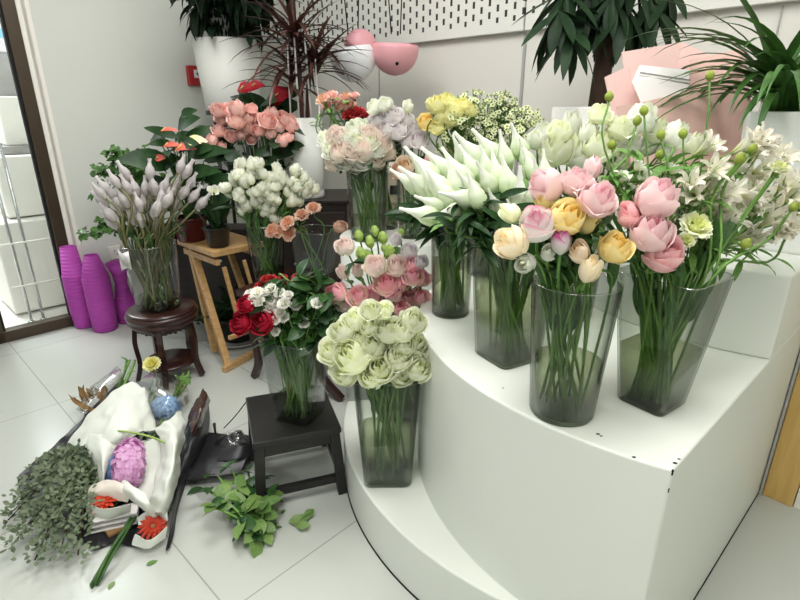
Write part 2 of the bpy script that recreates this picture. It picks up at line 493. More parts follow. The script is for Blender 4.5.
def spathe(m, prof, n, hw, seed, bend=.08, m2='stem_green'):
    """wrapped bud with a drawn-out tip, 1 long"""
    def fn():
        q = random.Random(seed); mb = MB(); nv, nu = 16, 9; a0 = q.uniform(0, 6); bd = bend * q.uniform(.4, 1.4)
        for k in range(n):
            a = a0 + 2 * PI * k / n; vs = []; uvs = []
            for j in range(nv):
                v = j / (nv - 1); r0 = prof_at(prof, v)
                for i in range(nu):
                    u = -1 + 2 * i / (nu - 1); an = a + u * hw
                    r = r0 * (1 + .17 * u + .07 * math.cos(u * 2))
                    vs.append((r * math.cos(an) + bd * v * v, r * math.sin(an), v)); uvs.append((v, .5))
            mb.grid(vs, nu, nv, uvs)
        mb.lathe([(.02, -.12), (.05, -.04), (prof[0][1] + .02, .02)], 8, mi=1)
        return mb.mesh('bloom', [M[m], M[m2]])
    return shape((m, 'spathe', seed), fn)


TULIP = [(0, .05), (.08, .13), (.28, .205), (.45, .175), (.6, .10), (.75, .052), (.9, .032), (1, .028)]
CALLA = [(0, .05), (.12, .13), (.36, .20), (.55, .17), (.72, .085), (.86, .065), (1, .085)]
LIMEB = [(0, .12), (.2, .26), (.5, .32), (.8, .22), (1, .04)]


def alstro(seed):
    def fn():
        q = random.Random(seed); mb = MB()
        for k in range(6):
            a = 2 * PI * k / 6 + q.uniform(-.15, .15); big = k % 2
            vs = []; uvs = []; nu, nv = 5, 7; L = .85 if big else .95; W = .30 if big else .2
            for j in range(nv):
                v = j / (nv - 1); r = .05 + .55 * v ** 1.5 * L; z = .75 * math.sin(v * PI * .55)
                w = W * math.sin(PI * (.08 + .88 * v) ** .9) * .5 + .012
                for i in range(nu):
                    u = -1 + 2 * i / (nu - 1)
                    x = r; y = u * w
                    vs.append((x * math.cos(a) - y * math.sin(a), x * math.sin(a) + y * math.cos(a), z + .12 * u * u * v + .03 * math.sin(4 * u + k)))
                    uvs.append((v, .5))
            mb.grid(vs, nu, nv, uvs)
        for k in range(4):
            a = q.uniform(0, 6); mb.tube([(0, 0, .1), (.08 * math.cos(a), .08 * math.sin(a), .5), (.16 * math.cos(a), .16 * math.sin(a), .72)], .012, 4, 1)
        mb.lathe([(.02, -.2), (.06, -.08), (.07, .08)], 6, mi=1)
        return mb.mesh('bloom', [M['alstro_white'], M['stem_green']])
    return shape(('alstro', seed), fn)


def hydrangea(m, seed, n=75, sc=(1, 1, .8), fs=.15):
    def fn():
        q = random.Random(seed); mb = MB()
        for i in range(n):
            z = 1 - 1.5 * (i + .5) / n; rr = math.sqrt(max(0, 1 - z * z)); a = i * 2.39996
            d = Vector((rr * math.cos(a), rr * math.sin(a), z)); t = d.orthogonal().normalized(); b = d.cross(t)
            c = Vector((d.x * .42 * sc[0], d.y * .42 * sc[1], d.z * .42 * sc[2])) * q.uniform(.9, 1.08); a1 = q.uniform(0, 6)
            for k in range(4):
                w = a1 + k * PI / 2; e = t * math.cos(w) + b * math.sin(w)
                mb.leaf(c, e + d * q.uniform(.1, .6), d, fs, fs * .95, droop=.7, fold=.2, n=3, wpos=.6, wave=.06)
        mb.ball((0, 0, 0), .33, 10, 7, 1, sc)
        return mb.mesh('bloom', [M[m], M['stem_dark']])
    return shape((m, 'hyd', seed), fn)


def waxspray(seed, n=34):
    def fn():
        q = random.Random(seed); mb = MB()
        for i in range(n):
            a = q.uniform(0, 2 * PI); r = .48 * math.sqrt(q.random()); z = .55 + .35 * math.sqrt(max(0, 1 - (r / .5) ** 2)) * q.uniform(.6, 1.1)
            c = Vector((r * math.cos(a), r * math.sin(a), z))
            mb.tube([(0, 0, 0), c * .5 + Vector((0, 0, .08)), c], .008, 4, 1, False)
            d = (c - Vector((0, 0, .2)) + Vector((q.uniform(-.2, .2), q.uniform(-.2, .2), 0))).normalized(); t = d.orthogonal().normalized(); b = d.cross(t)
            s_ = q.uniform(.075, .10)
            for k in range(5):
                w = 2 * PI * k / 5; e = t * math.cos(w) + b * math.sin(w)
                mb.leaf(c, e + d * .3, d, s_, s_ * .9, droop=.2, n=2, wpos=.6)
            mb.ball(c + d * .010, .026, 6, 4, 1)
        for i in range(12):
            a = q.uniform(0, 6); d = Vector((math.cos(a), math.sin(a), q.uniform(.6, 1.6)))
            mb.leaf((0, 0, q.uniform(.1, .4)), d, (0, 0, 1), q.uniform(.2, .35), .03, droop=.2, n=3, mi=1)
        return mb.mesh('bloom', [M['wax_flower'], M['stem_green']])
    return shape(('wax', seed), fn)


def pod(seed):
    def fn():
        mb = MB(); mb.lathe([(.02, 0), (.28, .12), (.46, .45), (.42, .8), (.2, 1.0), (.22, 1.08), (.02, 1.1)], 12)
        return mb.mesh('pod', [M['pod_green']])
    return shape(('pod', seed), fn)


def gerbera(m, seed):
    def fn():
        mb = MB()
        for ly, (n, L, z) in enumerate(((14, .5, 0), (13, .4, .05), (12, .28, .09))):
            for k in range(n):
                a = 2 * PI * (k + .5 * ly) / n
                mb.leaf((.05 * math.cos(a), .05 * math.sin(a), z), (math.cos(a), math.sin(a), .35 + .2 * ly), (0, 0, 1), L, .14, droop=.5, n=4, wpos=.6)
        mb.ball((0, 0, .08), .1, 8, 5, 1, (1, 1, .6))
        return mb.mesh('bloom', [M[m], M['kraft']])
    return shape((m, 'gerb', seed), fn)


def leaf_mesh(kind):
    def fn():
        mb = MB()
        if kind == 'rose_leaf': mb.leaf((0, 0, 0), (1, 0, .25), (0, 0, 1), 1, .55, droop=.7, fold=.3, n=6)
        elif kind == 'fresh_leaf': mb.leaf((0, 0, 0), (1, 0, .2), (0, 0, 1), 1, .6, droop=.5, fold=.2, n=6, wpos=.5)
        elif kind == 'blade': mb.leaf((0, 0, 0), (1, 0, .12), (0, 0, 1), 1, .24, droop=.25, fold=.2, n=6)
        else: mb.leaf((0, 0, 0), (1, 0, .3), (0, 0, 1), 1, .2, droop=.7, fold=.3, n=6)
        return mb.mesh('leaf', [M[{'rose_leaf': 'rose_leaf', 'fresh_leaf': 'fresh_leaf', 'slim': 'stem_green', 'deep': 'deep_leaf', 'blade': 'stem_dark'}[kind]]])
    return shape(('leaf', kind), fn)


# ------------------------------------------------------------------ groups and their labels
GROUPS = {}


def register(root, desc, cat, group, px):
    tag(root, None, cat, group)
    GROUPS.setdefault((group, desc), []).append((px[0], px[1], root))


ORD = ['leftmost', 'second from left', 'third from left', 'fourth from left', 'fifth from left', 'sixth from left', 'seventh from left', 'eighth from left', 'ninth from left', 'tenth from left']


def label_groups():
    for (g, desc), it in GROUPS.items():
        n = len(it)
        if n == 1: it[0][2]['label'] = desc; continue
        if n <= 6: rows = [it]
        else:
            k = max(2, math.ceil(n / 6)); s_ = sorted(it, key=lambda t: t[1]); rows = [s_[i * n // k:(i + 1) * n // k] for i in range(k)]
        for ri, row in enumerate(rows):
            row = sorted(row, key=lambda t: t[0])
            nm = '' if len(rows) == 1 else ' in ' + ('top' if ri == 0 else 'lowest' if ri == len(rows) - 1 else ['', 'second', 'third', 'fourth', 'fifth', 'sixth', 'seventh', 'eighth', 'ninth', 'tenth', 'eleventh', 'twelfth'][ri]) + ' row'
            for i, t in enumerate(row):
                o = ORD[i] if i < len(row) - 1 or i == 0 else 'rightmost'
                t[2]['label'] = f'{desc}, {o}{nm}'


# ------------------------------------------------------------------ vases
def sq_outline(h, k=.28, n=5, rot=0.0):
    """rounded square of half width h"""
    out = []; r = h * k
    for cx, cy, a0 in ((1, 1, 0), (-1, 1, 90), (-1, -1, 180), (1, -1, 270)):
        for i in range(n):
            a = R(a0 + 90 * i / (n - 1)); x = cx * (h - r) + r * math.cos(a); y = cy * (h - r) + r * math.sin(a)
            out.append((x * math.cos(rot) - y * math.sin(rot), x * math.sin(rot) + y * math.cos(rot)))
    return out


def rd_outline(h, n=28):
    return [(h * math.cos(2 * PI * i / n), h * math.sin(2 * PI * i / n)) for i in range(n)]


class Vase:
    def __init__(s, c, z, h, top, base, square=False, rot=0.0, water=.35, label='', cat='vase', group='glass vases holding flowers', glass='vase_glass', thick=.012, film=False):
        s.c = Vector((c[0], c[1], z)); s.h, s.top, s.base, s.square = h, top, base, square
        ol = (lambda q: sq_outline(q, .3, 5, rot)) if square else rd_outline
        s.root = empty('glass_vase', s.c, label, cat, group)
        mb = MB(); w = .0035
        prof = [(base - .004, .0), (base, .006), (base + (top - base) * .5, h * .5), (top, h - .002), (top - w * .5, h), (top - w, h - .002), (base + (top - base) * .5 - w, h * .5), (base - w, thick)]
        pts = []
        for r, z_ in prof: pts += [(p[0], p[1], z_) for p in ol(r)]
        n = len(ol(1)); mb.grid(pts, n, len(prof), None, 0, True)
        for j in (3, 4):
            for i in range(n): mb.mi[j * n + i] = 2
        o = len(mb.v) - n; mb.f.append(tuple(o + i for i in range(n))); mb.mi.append(0); mb.sm.append(False)
        mb.f.append(tuple(reversed(range(n)))); mb.mi.append(1); mb.sm.append(False)
        mb.build('glass_body', [M[glass], M['vase_floor'], M['vase_rim']], s.root)
        if water:
            wb = MB(); hw = h * water; k = lambda z_: base + (top - base) * z_ / h - w - .001
            pr = [(k(thick + .001), thick + .001), (k(hw), hw)]
            pts = []
            for r, z_ in pr: pts += [(p[0], p[1], z_) for p in ol(r)]
            wb.grid(pts, n, 2, None, 0, True)
            wb.f.append(tuple(reversed(range(n)))); wb.mi.append(0); wb.sm.append(False)
            wb.f.append(tuple(n + i for i in range(n))); wb.mi.append(0); wb.sm.append(False)
            wb.build('water', [M['water']], s.root)

    def foot(s, d, q):
        r = s.base * .80
        p = Vector((-d.x, -d.y, 0)); p = p.normalized() if p.length > 1e-4 else Vector((1, 0, 0))
        j = Vector((q.uniform(-1, 1), q.uniform(-1, 1), 0))
        p = p * q.uniform(.1, .8) + j * .75
        if q.random() < .4: p = j * 1.1
        if p.length > 1: p.normalize()
        return s.c + p * r + Vector((0, 0, .018))

    def neck(s, target, q):
        d = Vector((target.x - s.c.x, target.y - s.c.y, 0)); dist = d.length
        if dist > 1e-5: d.normalize()
        j = Vector((q.uniform(-1, 1), q.uniform(-1, 1), 0)) * .42
        r = s.top * .78 * min(1.0, dist / (s.top * 1.0)); v = d * r + j * s.top
        if v.length > s.top * .82: v = v.normalized() * s.top * .82
        return s.c + v + Vector((0, 0, s.h * .97)), d


def cut_flower(vase, name, bloom, center, size, axis, label=None, cat='flower', group=None, desc=None, stem_r=.0030, stem_m='stem_green',
               leaves=0, leaf='rose_leaf', leaf_l=.055, q=None, hh=.42, part='bloom', extra=(), inner=0):
    """one cut stem standing in a vase; extra: more blooms of a spray as (mesh, centre, size, axis)"""
    q = q or rnd
    axis = Vector(axis).normalized(); base = center - axis * size * hh
    nk, d = vase.neck(base, q); ft = vase.foot(d, q)
    root = empty(name, ft, label, cat, group)
    if desc: register(root, desc, cat, group, PX(center))
    rot = axis.to_track_quat('Z', 'Y') @ Quaternion((0, 0, 1), q.uniform(0, 6.28))
    o = link(part, bloom, root); o.location = base - ft; o.rotation_mode = 'QUATERNION'; o.rotation_quaternion = rot; o.scale = (size,) * 3
    L = (base - nk).length
    path = catmull([base, base - axis * min(L * .35, .09), nk, ft], 5)
    mb = MB(); mb.tube([p - ft for p in path], stem_r, 5)
    fork = path[3]
    for (bm, c2, s2, a2) in extra:
        a2 = Vector(a2).normalized(); b2 = c2 - a2 * s2 * hh
        o2 = link(part, bm, root); o2.location = b2 - ft; o2.rotation_mode = 'QUATERNION'
        o2.rotation_quaternion = a2.to_track_quat('Z', 'Y') @ Quaternion((0, 0, 1), q.uniform(0, 6.28)); o2.scale = (s2,) * 3
        pp = catmull([b2, b2 - a2 * .02, path[7 if len(path) > 8 else 3]], 4); mb.tube([p - ft for p in pp], stem_r * .7, 4)
    mb.build('stem', [M[stem_m]], root)
    for k in range(leaves):
        p = path[q.randint(1, 6) if name == 'leaf_sprig' else q.randint(3, 9)]
        lo = link('leaf', leaf_mesh(leaf), root); lo.location = p - ft
        a = q.uniform(0, 2 * PI); s_ = leaf_l * q.uniform(.7, 1.2)
        lo.rotation_euler = (q.uniform(-.5, .5), q.uniform(-.7, .5), a); lo.scale = (s_,) * 3
    for k in range(inner):      # leaves left on the stem inside the vase
        i_ = q.randint(9, 12); p = path[i_]; d_ = (path[i_ - 1] - path[i_ + 1]).normalized()
        lo = link('leaf', leaf_mesh('blade'), root); lo.location = p - ft; s_ = q.uniform(.06, .10) * min(1.0, vase.h / .3)
        lo.rotation_mode = 'QUATERNION'; lo.rotation_quaternion = d_.to_track_quat('X', 'Z') @ Quaternion((1, 0, 0), q.uniform(0, 6.28)); lo.scale = (s_,) * 3
    return root


def spread(cx, cy, rx, ry, n, seed):
    """n evenly spread places inside an ellipse: (x, y, r in 0..1)"""
    q = random.Random(seed); P = []
    for i in range(n):
        a = i * 2.39996 + q.uniform(-.2, .2); r = math.sqrt((i + .5) / n)
        P.append((cx + rx * r * math.cos(a) + q.uniform(-1, 1), cy + ry * r * math.sin(a) + q.uniform(-1, 1), r))
    return P


def bloom_axis(center, vase, toward=.5, up=.25, ax=0.0):
    d = (center - (vase.c + Vector((0, 0, vase.h * .8)))).normalized()
    return (d * .8 + CAM_T * toward + Vector((0, 0, up)) + CAM_R * ax).normalized()

# ------------------------------------------------------------------ the room
AZ = R(43.7)
WA = Vector((math.sin(AZ), math.cos(AZ), 0))       # along the wall with the glass door (going back)
WB = Vector((WA.y, -WA.x, 0))                      # along the wall with the pegboards (coming forward)
WC = G(80, 324); WC.z = 0                          # where glass door and plain wall meet
KC = WC + WA * 1.79                                # back corner
ZV = Vector((0, 0, 1))
ROOM_H = 2.9


def wall_box(mb, p, q, z0, z1, t, nrm, mi=0):
    p, q = Vector(p), Vector(q); d = (q - p).normalized()
    c = (p + q) / 2 + nrm * (t / 2); c.z = (z0 + z1) / 2
    mb.box(c, ((q - p).length, t, z1 - z0), d, nrm, ZV, mi)


# floor: glossy tiles laid parallel to the walls
def tile_mat():
    m, n, l, out = new_mat('floor_tile')
    tc = n.new('ShaderNodeTexCoord'); sx = n.new('ShaderNodeSeparateXYZ'); l.new(tc.outputs['Object'], sx.inputs[0])
    ds = []
    for ax in (0, 1):
        a = n.new('ShaderNodeMath'); a.operation = 'DIVIDE'; a.inputs[1].default_value = .8; l.new(sx.outputs[ax], a.inputs[0])
        b = n.new('ShaderNodeMath'); b.operation = 'ROUND'; l.new(a.outputs[0], b.inputs[0])
        c = n.new('ShaderNodeMath'); c.operation = 'SUBTRACT'; l.new(a.outputs[0], c.inputs[0]); l.new(b.outputs[0], c.inputs[1])
        d = n.new('ShaderNodeMath'); d.operation = 'ABSOLUTE'; l.new(c.outputs[0], d.inputs[0]); ds.append(d)
    mn = n.new('ShaderNodeMath'); mn.operation = 'MINIMUM'; l.new(ds[0].outputs[0], mn.inputs[0]); l.new(ds[1].outputs[0], mn.inputs[1])
    lt = n.new('ShaderNodeMath'); lt.operation = 'LESS_THAN'; lt.inputs[1].default_value = .0028; l.new(mn.outputs[0], lt.inputs[0])
    nz = n.new('ShaderNodeTexNoise'); nz.inputs['Scale'].default_value = 1.2; l.new(tc.outputs['Object'], nz.inputs['Vector'])
    m0 = n.new('ShaderNodeMix'); m0.data_type = 'RGBA'; m0.inputs['A'].default_value = lin((186, 189, 182)); m0.inputs['B'].default_value = lin((193, 196, 189))
    l.new(nz.outputs['Fac'], m0.inputs['Factor'])
    m1 = n.new('ShaderNodeMix'); m1.data_type = 'RGBA'; l.new(lt.outputs[0], m1.inputs['Factor']); l.new(m0.outputs['Result'], m1.inputs['A']); m1.inputs['B'].default_value = lin((154, 154, 148))
    b = n.new('ShaderNodeBsdfPrincipled'); b.inputs['Roughness'].default_value = .22; b.inputs['Specular IOR Level'].default_value = .32
    l.new(m1.outputs['Result'], b.inputs['Base Color']); l.new(b.outputs[0], out.inputs[0])
    return m


tile_mat()
fo = WB * -1.09 + WA * .448                        # a tile corner
mb = MB()
pts = [(-3.2, -3.0), (6.0, -3.0), (6.0, 4.2), (-3.2, 4.2)]
pl = []
# the shop floor ends just behind the walls
lo_b = (WC - fo).dot(WB) - .12; hi_a = (KC - fo).dot(WA) + .12
mb.box(((lo_b + 4.6) / 2, (hi_a - 3.6) / 2, -.04), (4.6 - lo_b, hi_a + 3.6, .08))
fl = mb.build('floor', [M['floor_tile']]); fl.location = fo; fl.rotation_euler = (0, 0, math.atan2(WB.y, WB.x)); tag(fl, kind='structure')

mb = MB(); wall_box(mb, WC + WA * .10, KC + WA * .1, 0, ROOM_H, .1, -WB)
struct('wall_left', mb, [M['wall_white']])
mb = MB(); wall_box(mb, WC - WA * 3.2, WC - WA * .46, 0, ROOM_H, .1, -WB)
wall_box(mb, WC - WA * .46, WC + WA * .1, 2.45, ROOM_H, .1, -WB)
struct('wall_front_left', mb, [M['wall_white']])
mb = MB(); wall_box(mb, KC, KC + WB * 4.6, 0, ROOM_H, .1, WA)
struct('wall_back', mb, [M['panel_white']])
mb = MB(); wall_box(mb, WC + WA * .035, WC + WA * .105, 0, 2.45, .06, -WB); wall_box(mb, WC + WA * .055, WC + WA * .085, 0, 2.45, .075, WB * .2 - WB * 1.0)
o = struct('trim_1', mb, [M['trim_white']]); bevel(o, .006)
mb = MB()
for s0, s1 in ((2.085, 2.10), (1.0, 1.006), (3.2, 3.206)):
    wall_box(mb, KC + WB * s0, KC + WB * s1, 0.0, 1.69, .008, -WA)
struct('trim_2', mb, [M['grey_plastic']])

# glass sidelight of the entrance: frame, pane
wd = empty('window_1', WC - WA * .21, None, None); tag(wd, kind='structure')
mb = MB(); L = lambda a, n, z: WC + WA * a - WB * n + ZV * z - wd.location
for a0, a1, z0, z1 in ((-.03, .035, 0, 2.45), (-.46, -.40, 0, 2.45), (-.46, .035, 0, .07), (-.46, .035, 2.38, 2.45)):
    mb.box(L((a0 + a1) / 2, .03, (z0 + z1) / 2), (a1 - a0, .07, z1 - z0), WA, WB, ZV)
bevel(mb.build('window_frame', [M['bronze_frame']], wd), .004)
mb = MB(); mb.box(L(-.037, .03, 1.22), (.014, .03, 2.32), WA, WB, ZV); mb.box(L(-.393, .03, 1.22), (.014, .03, 2.32), WA, WB, ZV)
mb.build('gasket', [M['cord_black']], wd)
mb = MB(); mb.box(L(-.215, .03, 1.22), (.36, .008, 2.3), WA, WB, ZV); mb.build('pane', [M['window_pane']], wd)

mb = MB(); wall_box(mb, KC + WB * 4.5 - WA * 4.6, KC + WB * 4.5, 0, ROOM_H, .1, WB); struct('light_block_wall', mb, [M['wall_white']])  # unseen wall, added to cut the ambient light from the right
mb2 = MB(); c = KC + WB * 2.3 - WA * 2.6; c.z = ROOM_H + .04
mb2.box(c, (4.9, 5.4, .08), WB, WA, ZV); struct('ceiling', mb2, [M['ceiling_white']])

# pegboard panels with staggered slots
def peg_mat():
    m, n, l, out = new_mat('pegboard')
    tc = n.new('ShaderNodeTexCoord'); sx = n.new('ShaderNodeSeparateXYZ'); l.new(tc.outputs['Object'], sx.inputs[0])

    def mth(op, a, b=None, c=None):
        k = n.new('ShaderNodeMath'); k.operation = op
        for i, q in enumerate((a, b, c)):
            if q is None: continue
            if isinstance(q, (int, float)): k.inputs[i].default_value = q
            else: l.new(q, k.inputs[i])
        return k.outputs[0]
    px_, pz_ = .052, .060
    ux = mth('DIVIDE', sx.outputs[0], px_); col = mth('FLOOR', ux); fx = mth('ABSOLUTE', mth('SUBTRACT', mth('SUBTRACT', ux, col), .5))
    par = mth('MULTIPLY', mth('ABSOLUTE', mth('MODULO', col, 2.0)), .5)
    uz = mth('ADD', mth('DIVIDE', sx.outputs[2], pz_), par); fz = mth('ABSOLUTE', mth('SUBTRACT', mth('FRACT', uz), .5))
    hole = mth('MULTIPLY', mth('LESS_THAN', fx, .15), mth('LESS_THAN', fz, .27))
    edge = mth('MULTIPLY', hole, mth('GREATER_THAN', sx.outputs[2], -.52))
    mx = n.new('ShaderNodeMix'); mx.data_type = 'RGBA'; mx.inputs['A'].default_value = lin((226, 226, 219)); mx.inputs['B'].default_value = lin((46, 46, 42))
    l.new(edge, mx.inputs['Factor'])
    b = n.new('ShaderNodeBsdfPrincipled'); b.inputs['Roughness'].default_value = .5; l.new(mx.outputs['Result'], b.inputs['Base Color']); l.new(b.outputs[0], out.inputs[0])


peg_mat()
for s0, s1, lab in ((.06, 2.095, 'white pegboard panel with dark slots behind the pendant lamps'), (2.105, 3.7, 'white pegboard panel with dark slots above the pink gift wrap')):
    mb = MB(); mb.box((0, 0, 0), (s1 - s0, .028, 1.14))
    o = mb.build('pegboard_panel', [M['pegboard']]); c = KC + WB * ((s0 + s1) / 2) - WA * .024; o.location = (c.x, c.y, 1.70 + .57)
    o.rotation_euler = (0, 0, math.atan2(WB.y, WB.x)); bevel(o, .003); tag(o, lab, 'pegboard', 'pegboard panels')

# outlet and fire alarm on the plain wall
def on_wall(px, py):
    r = ray(px, py); o = Vector((0, 0, EYE)); k = (WC - o).dot(WB) / r.dot(WB); return o + r * k


p = on_wall(117, 252); t = empty('power_outlet', p + WB * .006, 'white power outlet low on the plain wall', 'outlet')
mb = MB(); mb.box((0, 0, 0), (.10, .012, .088), WA, WB, ZV); bevel(mb.build('cover_plate', [M['trim_white']], t), .003)
mb = MB()
for dx, dz in ((-.018, .012), (.018, .012), (0, -.012)): mb.box(WA * dx + ZV * dz + WB * .0062, (.004, .002, .012), WA, WB, ZV)
mb.build('socket_slots', [M['dark_slot']], t)
p = on_wall(194, 76); t = empty('fire_alarm', p + WB * .02, 'small red fire alarm call point on the plain wall', 'fire alarm')
mb = MB(); mb.box((0, 0, 0), (.11, .04, .125), WA, WB, ZV); bevel(mb.build('housing', [M['red_plastic']], t), .006)
mb = MB(); mb.box(WB * .021 + ZV * .012 + WA * .012, (.06, .003, .05), WA, WB, ZV); mb.build('push_plate', [M['label_print']], t)
mb = MB(); mb.box(WB * .023 + ZV * .012 + WA * .012, (.012, .002, .03), WA, WB, ZV); mb.box(WB * .023 + ZV * .012 + WA * .012, (.03, .002, .008), WA, WB, ZV)
mb.lathe([(.001, .0), (.012, .0), (.012, .004), (.001, .005)], 10, (0, 0, 0)); mb.build('symbol', [M['dark_slot']], t)

# ------------------------------------------------------------------ outside, seen through the glass
OUT = -WB
mb = MB(); c = WC + OUT * 1.95 - WA * .6; mb.box((c.x, c.y, -.06), (7, 3.55, .08), WA, WB, ZV); struct('ground_outside', mb, [M['outside_white']])


def outp(a, n, z): return WC + WA * a + OUT * n + ZV * z


mb = MB(); mb.box(outp(.5, .75, .0) + ZV * .31, (1.5, .5, .62), WA, WB, ZV)
o = mb.build('display_block', [M['outside_white']]); bevel(o, .01); tag(o, 'low white display block outside behind the glass', 'block')
mb = MB(); mb.box(outp(.62, .85, 0) + ZV * .83, (1.5, .45, .40), WA, WB, ZV)
o = mb.build('display_block', [M['outside_white']]); bevel(o, .01); tag(o, 'upper white display block outside, stacked on the low one', 'block')
mb = MB(); mb.box(outp(.7, .95, 0) + ZV * 1.06, (1.5, .4, .05), WA, WB, ZV)
o = mb.build('shelf_slab', [M['outside_grey']]); tag(o, 'grey shelf slab outside on top of the white blocks', 'shelf')
mb = MB(); mb.box(outp(.75, 1.05, 0) + ZV * 1.245, (1.5, .4, .32), WA, WB, ZV)
o = mb.build('display_block', [M['outside_white']]); bevel(o, .01); tag(o, 'topmost white block outside under the grey marble panel', 'block')
mb = MB(); mb.box(outp(.8, 1.3, 0) + ZV * .85, (1.6, .06, 1.7), WA, WB, ZV)
o = mb.build('marble_panel', [M['outside_grey']]); o.location.z = 0; tag(o, 'grey veined marble panel outside behind the glass', 'panel')
# coloured poster
def poster_mat():
    m, n, l, out = new_mat('poster_print')
    tc = n.new('ShaderNodeTexCoord'); sx = n.new('ShaderNodeSeparateXYZ'); l.new(tc.outputs['Generated'], sx.inputs[0])
    cr = n.new('ShaderNodeValToRGB'); cr.color_ramp.interpolation = 'CONSTANT'; e = cr.color_ramp.elements
    cols = [(0, (236, 226, 236)), (.14, (150, 214, 240)), (.24, (250, 250, 250)), (.3, (170, 226, 70)), (.42, (250, 250, 250)), (.47, (90, 190, 236)), (.56, (250, 250, 250)), (.6, (70, 180, 234)), (.78, (246, 236, 110)), (.92, (246, 240, 170))]
    e[0].position = 0; e[0].color = lin(cols[0][1]); e[1].position = cols[1][0]; e[1].color = lin(cols[1][1])
    for p_, c_ in cols[2:]: k = e.new(p_); k.color = lin(c_)
    l.new(sx.outputs[2], cr.inputs[0]); b = n.new('ShaderNodeBsdfPrincipled'); l.new(cr.outputs[0], b.inputs['Base Color']); b.inputs['Roughness'].default_value = .4; l.new(b.outputs[0], out.inputs[0])


poster_mat()
mb = MB(); mb.box((0, 0, 0), (1.3, .02, .62)); o = mb.build('poster', [M['poster_print']]); o.location = outp(.7, 1.2, 2.02); o.rotation_euler = (0, 0, math.atan2(WA.y, WA.x))
tag(o, 'poster with blue, green and yellow bands outside, top left', 'poster')
for a, lab in ((-.20, 'thin steel rod outside behind the glass, left one of two'), (-.13, 'thin steel rod outside behind the glass, right one of two')):
    t = empty('steel_rod', outp(a, .32, -.02), lab, 'rod', 'rods outside the glass')
    mb = MB(); mb.tube([(0, 0, 0), (0, 0, 1.15)], .009, 8); mb.build('pole', [M['steel']], t)
    mb = MB(); mb.lathe([(.001, 0), (.024, 0), (.022, .008), (.009, .012)], 12); mb.build('foot_plate', [M['steel']], t)
mb = MB()
for z in (.24, .52): mb.tube([outp(-.26, .31, z), outp(.05, .31, z)], .006, 6)
o = mb.build('cross_bar', [M['trim_white']]); tag(o, 'white cross bars joining the rods outside the glass', 'rail')

# ------------------------------------------------------------------ stepped display podium
Z1, Z2, Z3 = .19, .70, .93


def arc(c, r, a0, a1, n):
    return [(c[0] + r * math.cos(R(a0 + (a1 - a0) * i / n)), c[1] + r * math.sin(R(a0 + (a1 - a0) * i / n))) for i in range(n + 1)]


SU = Vector((.728, .686, 0)); CN = Vector((.5, .793, 0)); END = CN + SU * 1.655
pod_ = empty('display_podium', (.9, 1.55, 0), 'white curved three-step display podium carrying the glass vases', 'podium')
def tier(name, ol, z0, z1):
    mb = MB(); mb.prism([(x - .9, y - 1.55) for x, y in ol], z0, z1, smooth=False)
    o = mb.build(name, [M['podium_white']], pod_); bevel(o, .006, 3)
    for pl_ in o.data.polygons:
        if abs(pl_.normal.z) < .5: pl_.use_smooth = False
    return o
tier('low_step', arc((.78, 1.8), 1.0, -105.5, -185, 60) + [(.2, 1.95), (.75, 1.9), (.75, 1.2)], 0, Z1)
a0 = math.degrees(math.atan2(CN.y - 1.533, CN.x - .903))
tier('main_step', arc((.903, 1.533), .843, a0, -222, 70) + [(.55, 2.22), (END.x - .25, END.y + .25), (END.x, END.y)], 0, Z2)
P3_ = CN + SU * .653
a3 = math.degrees(math.atan2(P3_.y - 1.85, P3_.x - 1.3)); r3 = math.hypot(P3_.x - 1.3, P3_.y - 1.85)
tier('upper_step', arc((1.3, 1.85), r3, a3, -205, 50) + [(.80, 2.26), (END.x - .25, END.y + .25), (END.x, END.y)], Z2, Z3)
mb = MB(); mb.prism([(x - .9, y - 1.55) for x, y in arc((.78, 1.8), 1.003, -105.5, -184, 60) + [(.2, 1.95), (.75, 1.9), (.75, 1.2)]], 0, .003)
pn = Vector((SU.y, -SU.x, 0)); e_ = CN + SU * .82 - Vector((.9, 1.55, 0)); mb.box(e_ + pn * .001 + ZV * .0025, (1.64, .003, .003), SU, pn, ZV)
mb.build('shadow_gap_strip', [M['dark_slot']], pod_)  # black strip painted in as the shadow gap between podium and floor
mb = MB(); q = random.Random(4)
for px, py, r_, z_ in ((598, 434, .004, Z2), (601, 436, .003, Z2), (634, 457, .0035, Z2), (675, 463, .004, Z2), (679, 459, .003, Z2), (503, 388, .0025, Z2)):
    mb.ball(G(px, py, z_) - Vector((.9, 1.55, 0)), r_, 7, 5, 0, (1.2, .8, .25))
c_ = CN - Vector((.9, 1.55, 0))
for z_, r_ in ((.696, .004), (.690, .0035), (.655, .003), (.650, .0025)): mb.ball(c_ + pn * -.001 + SU * .002 + ZV * z_, r_, 7, 5, 0, (.6, .6, 1.1))
mb.build('paint_chips', [M['dark_slot']], pod_)

# round white plinth behind, with vases on it
PLC = (-.03, 2.27); PLZ = .80
mb = MB(); mb.lathe([(.001, 0), (.235, 0), (.235, PLZ - .004), (.231, PLZ), (.001, PLZ)], 56, (0, 0, 0)); o = mb.build('plinth', [M['podium_white']], None, (PLC[0], PLC[1], 0))
tag(o, 'round white plinth behind the podium carrying the blush rose vase', 'plinth')

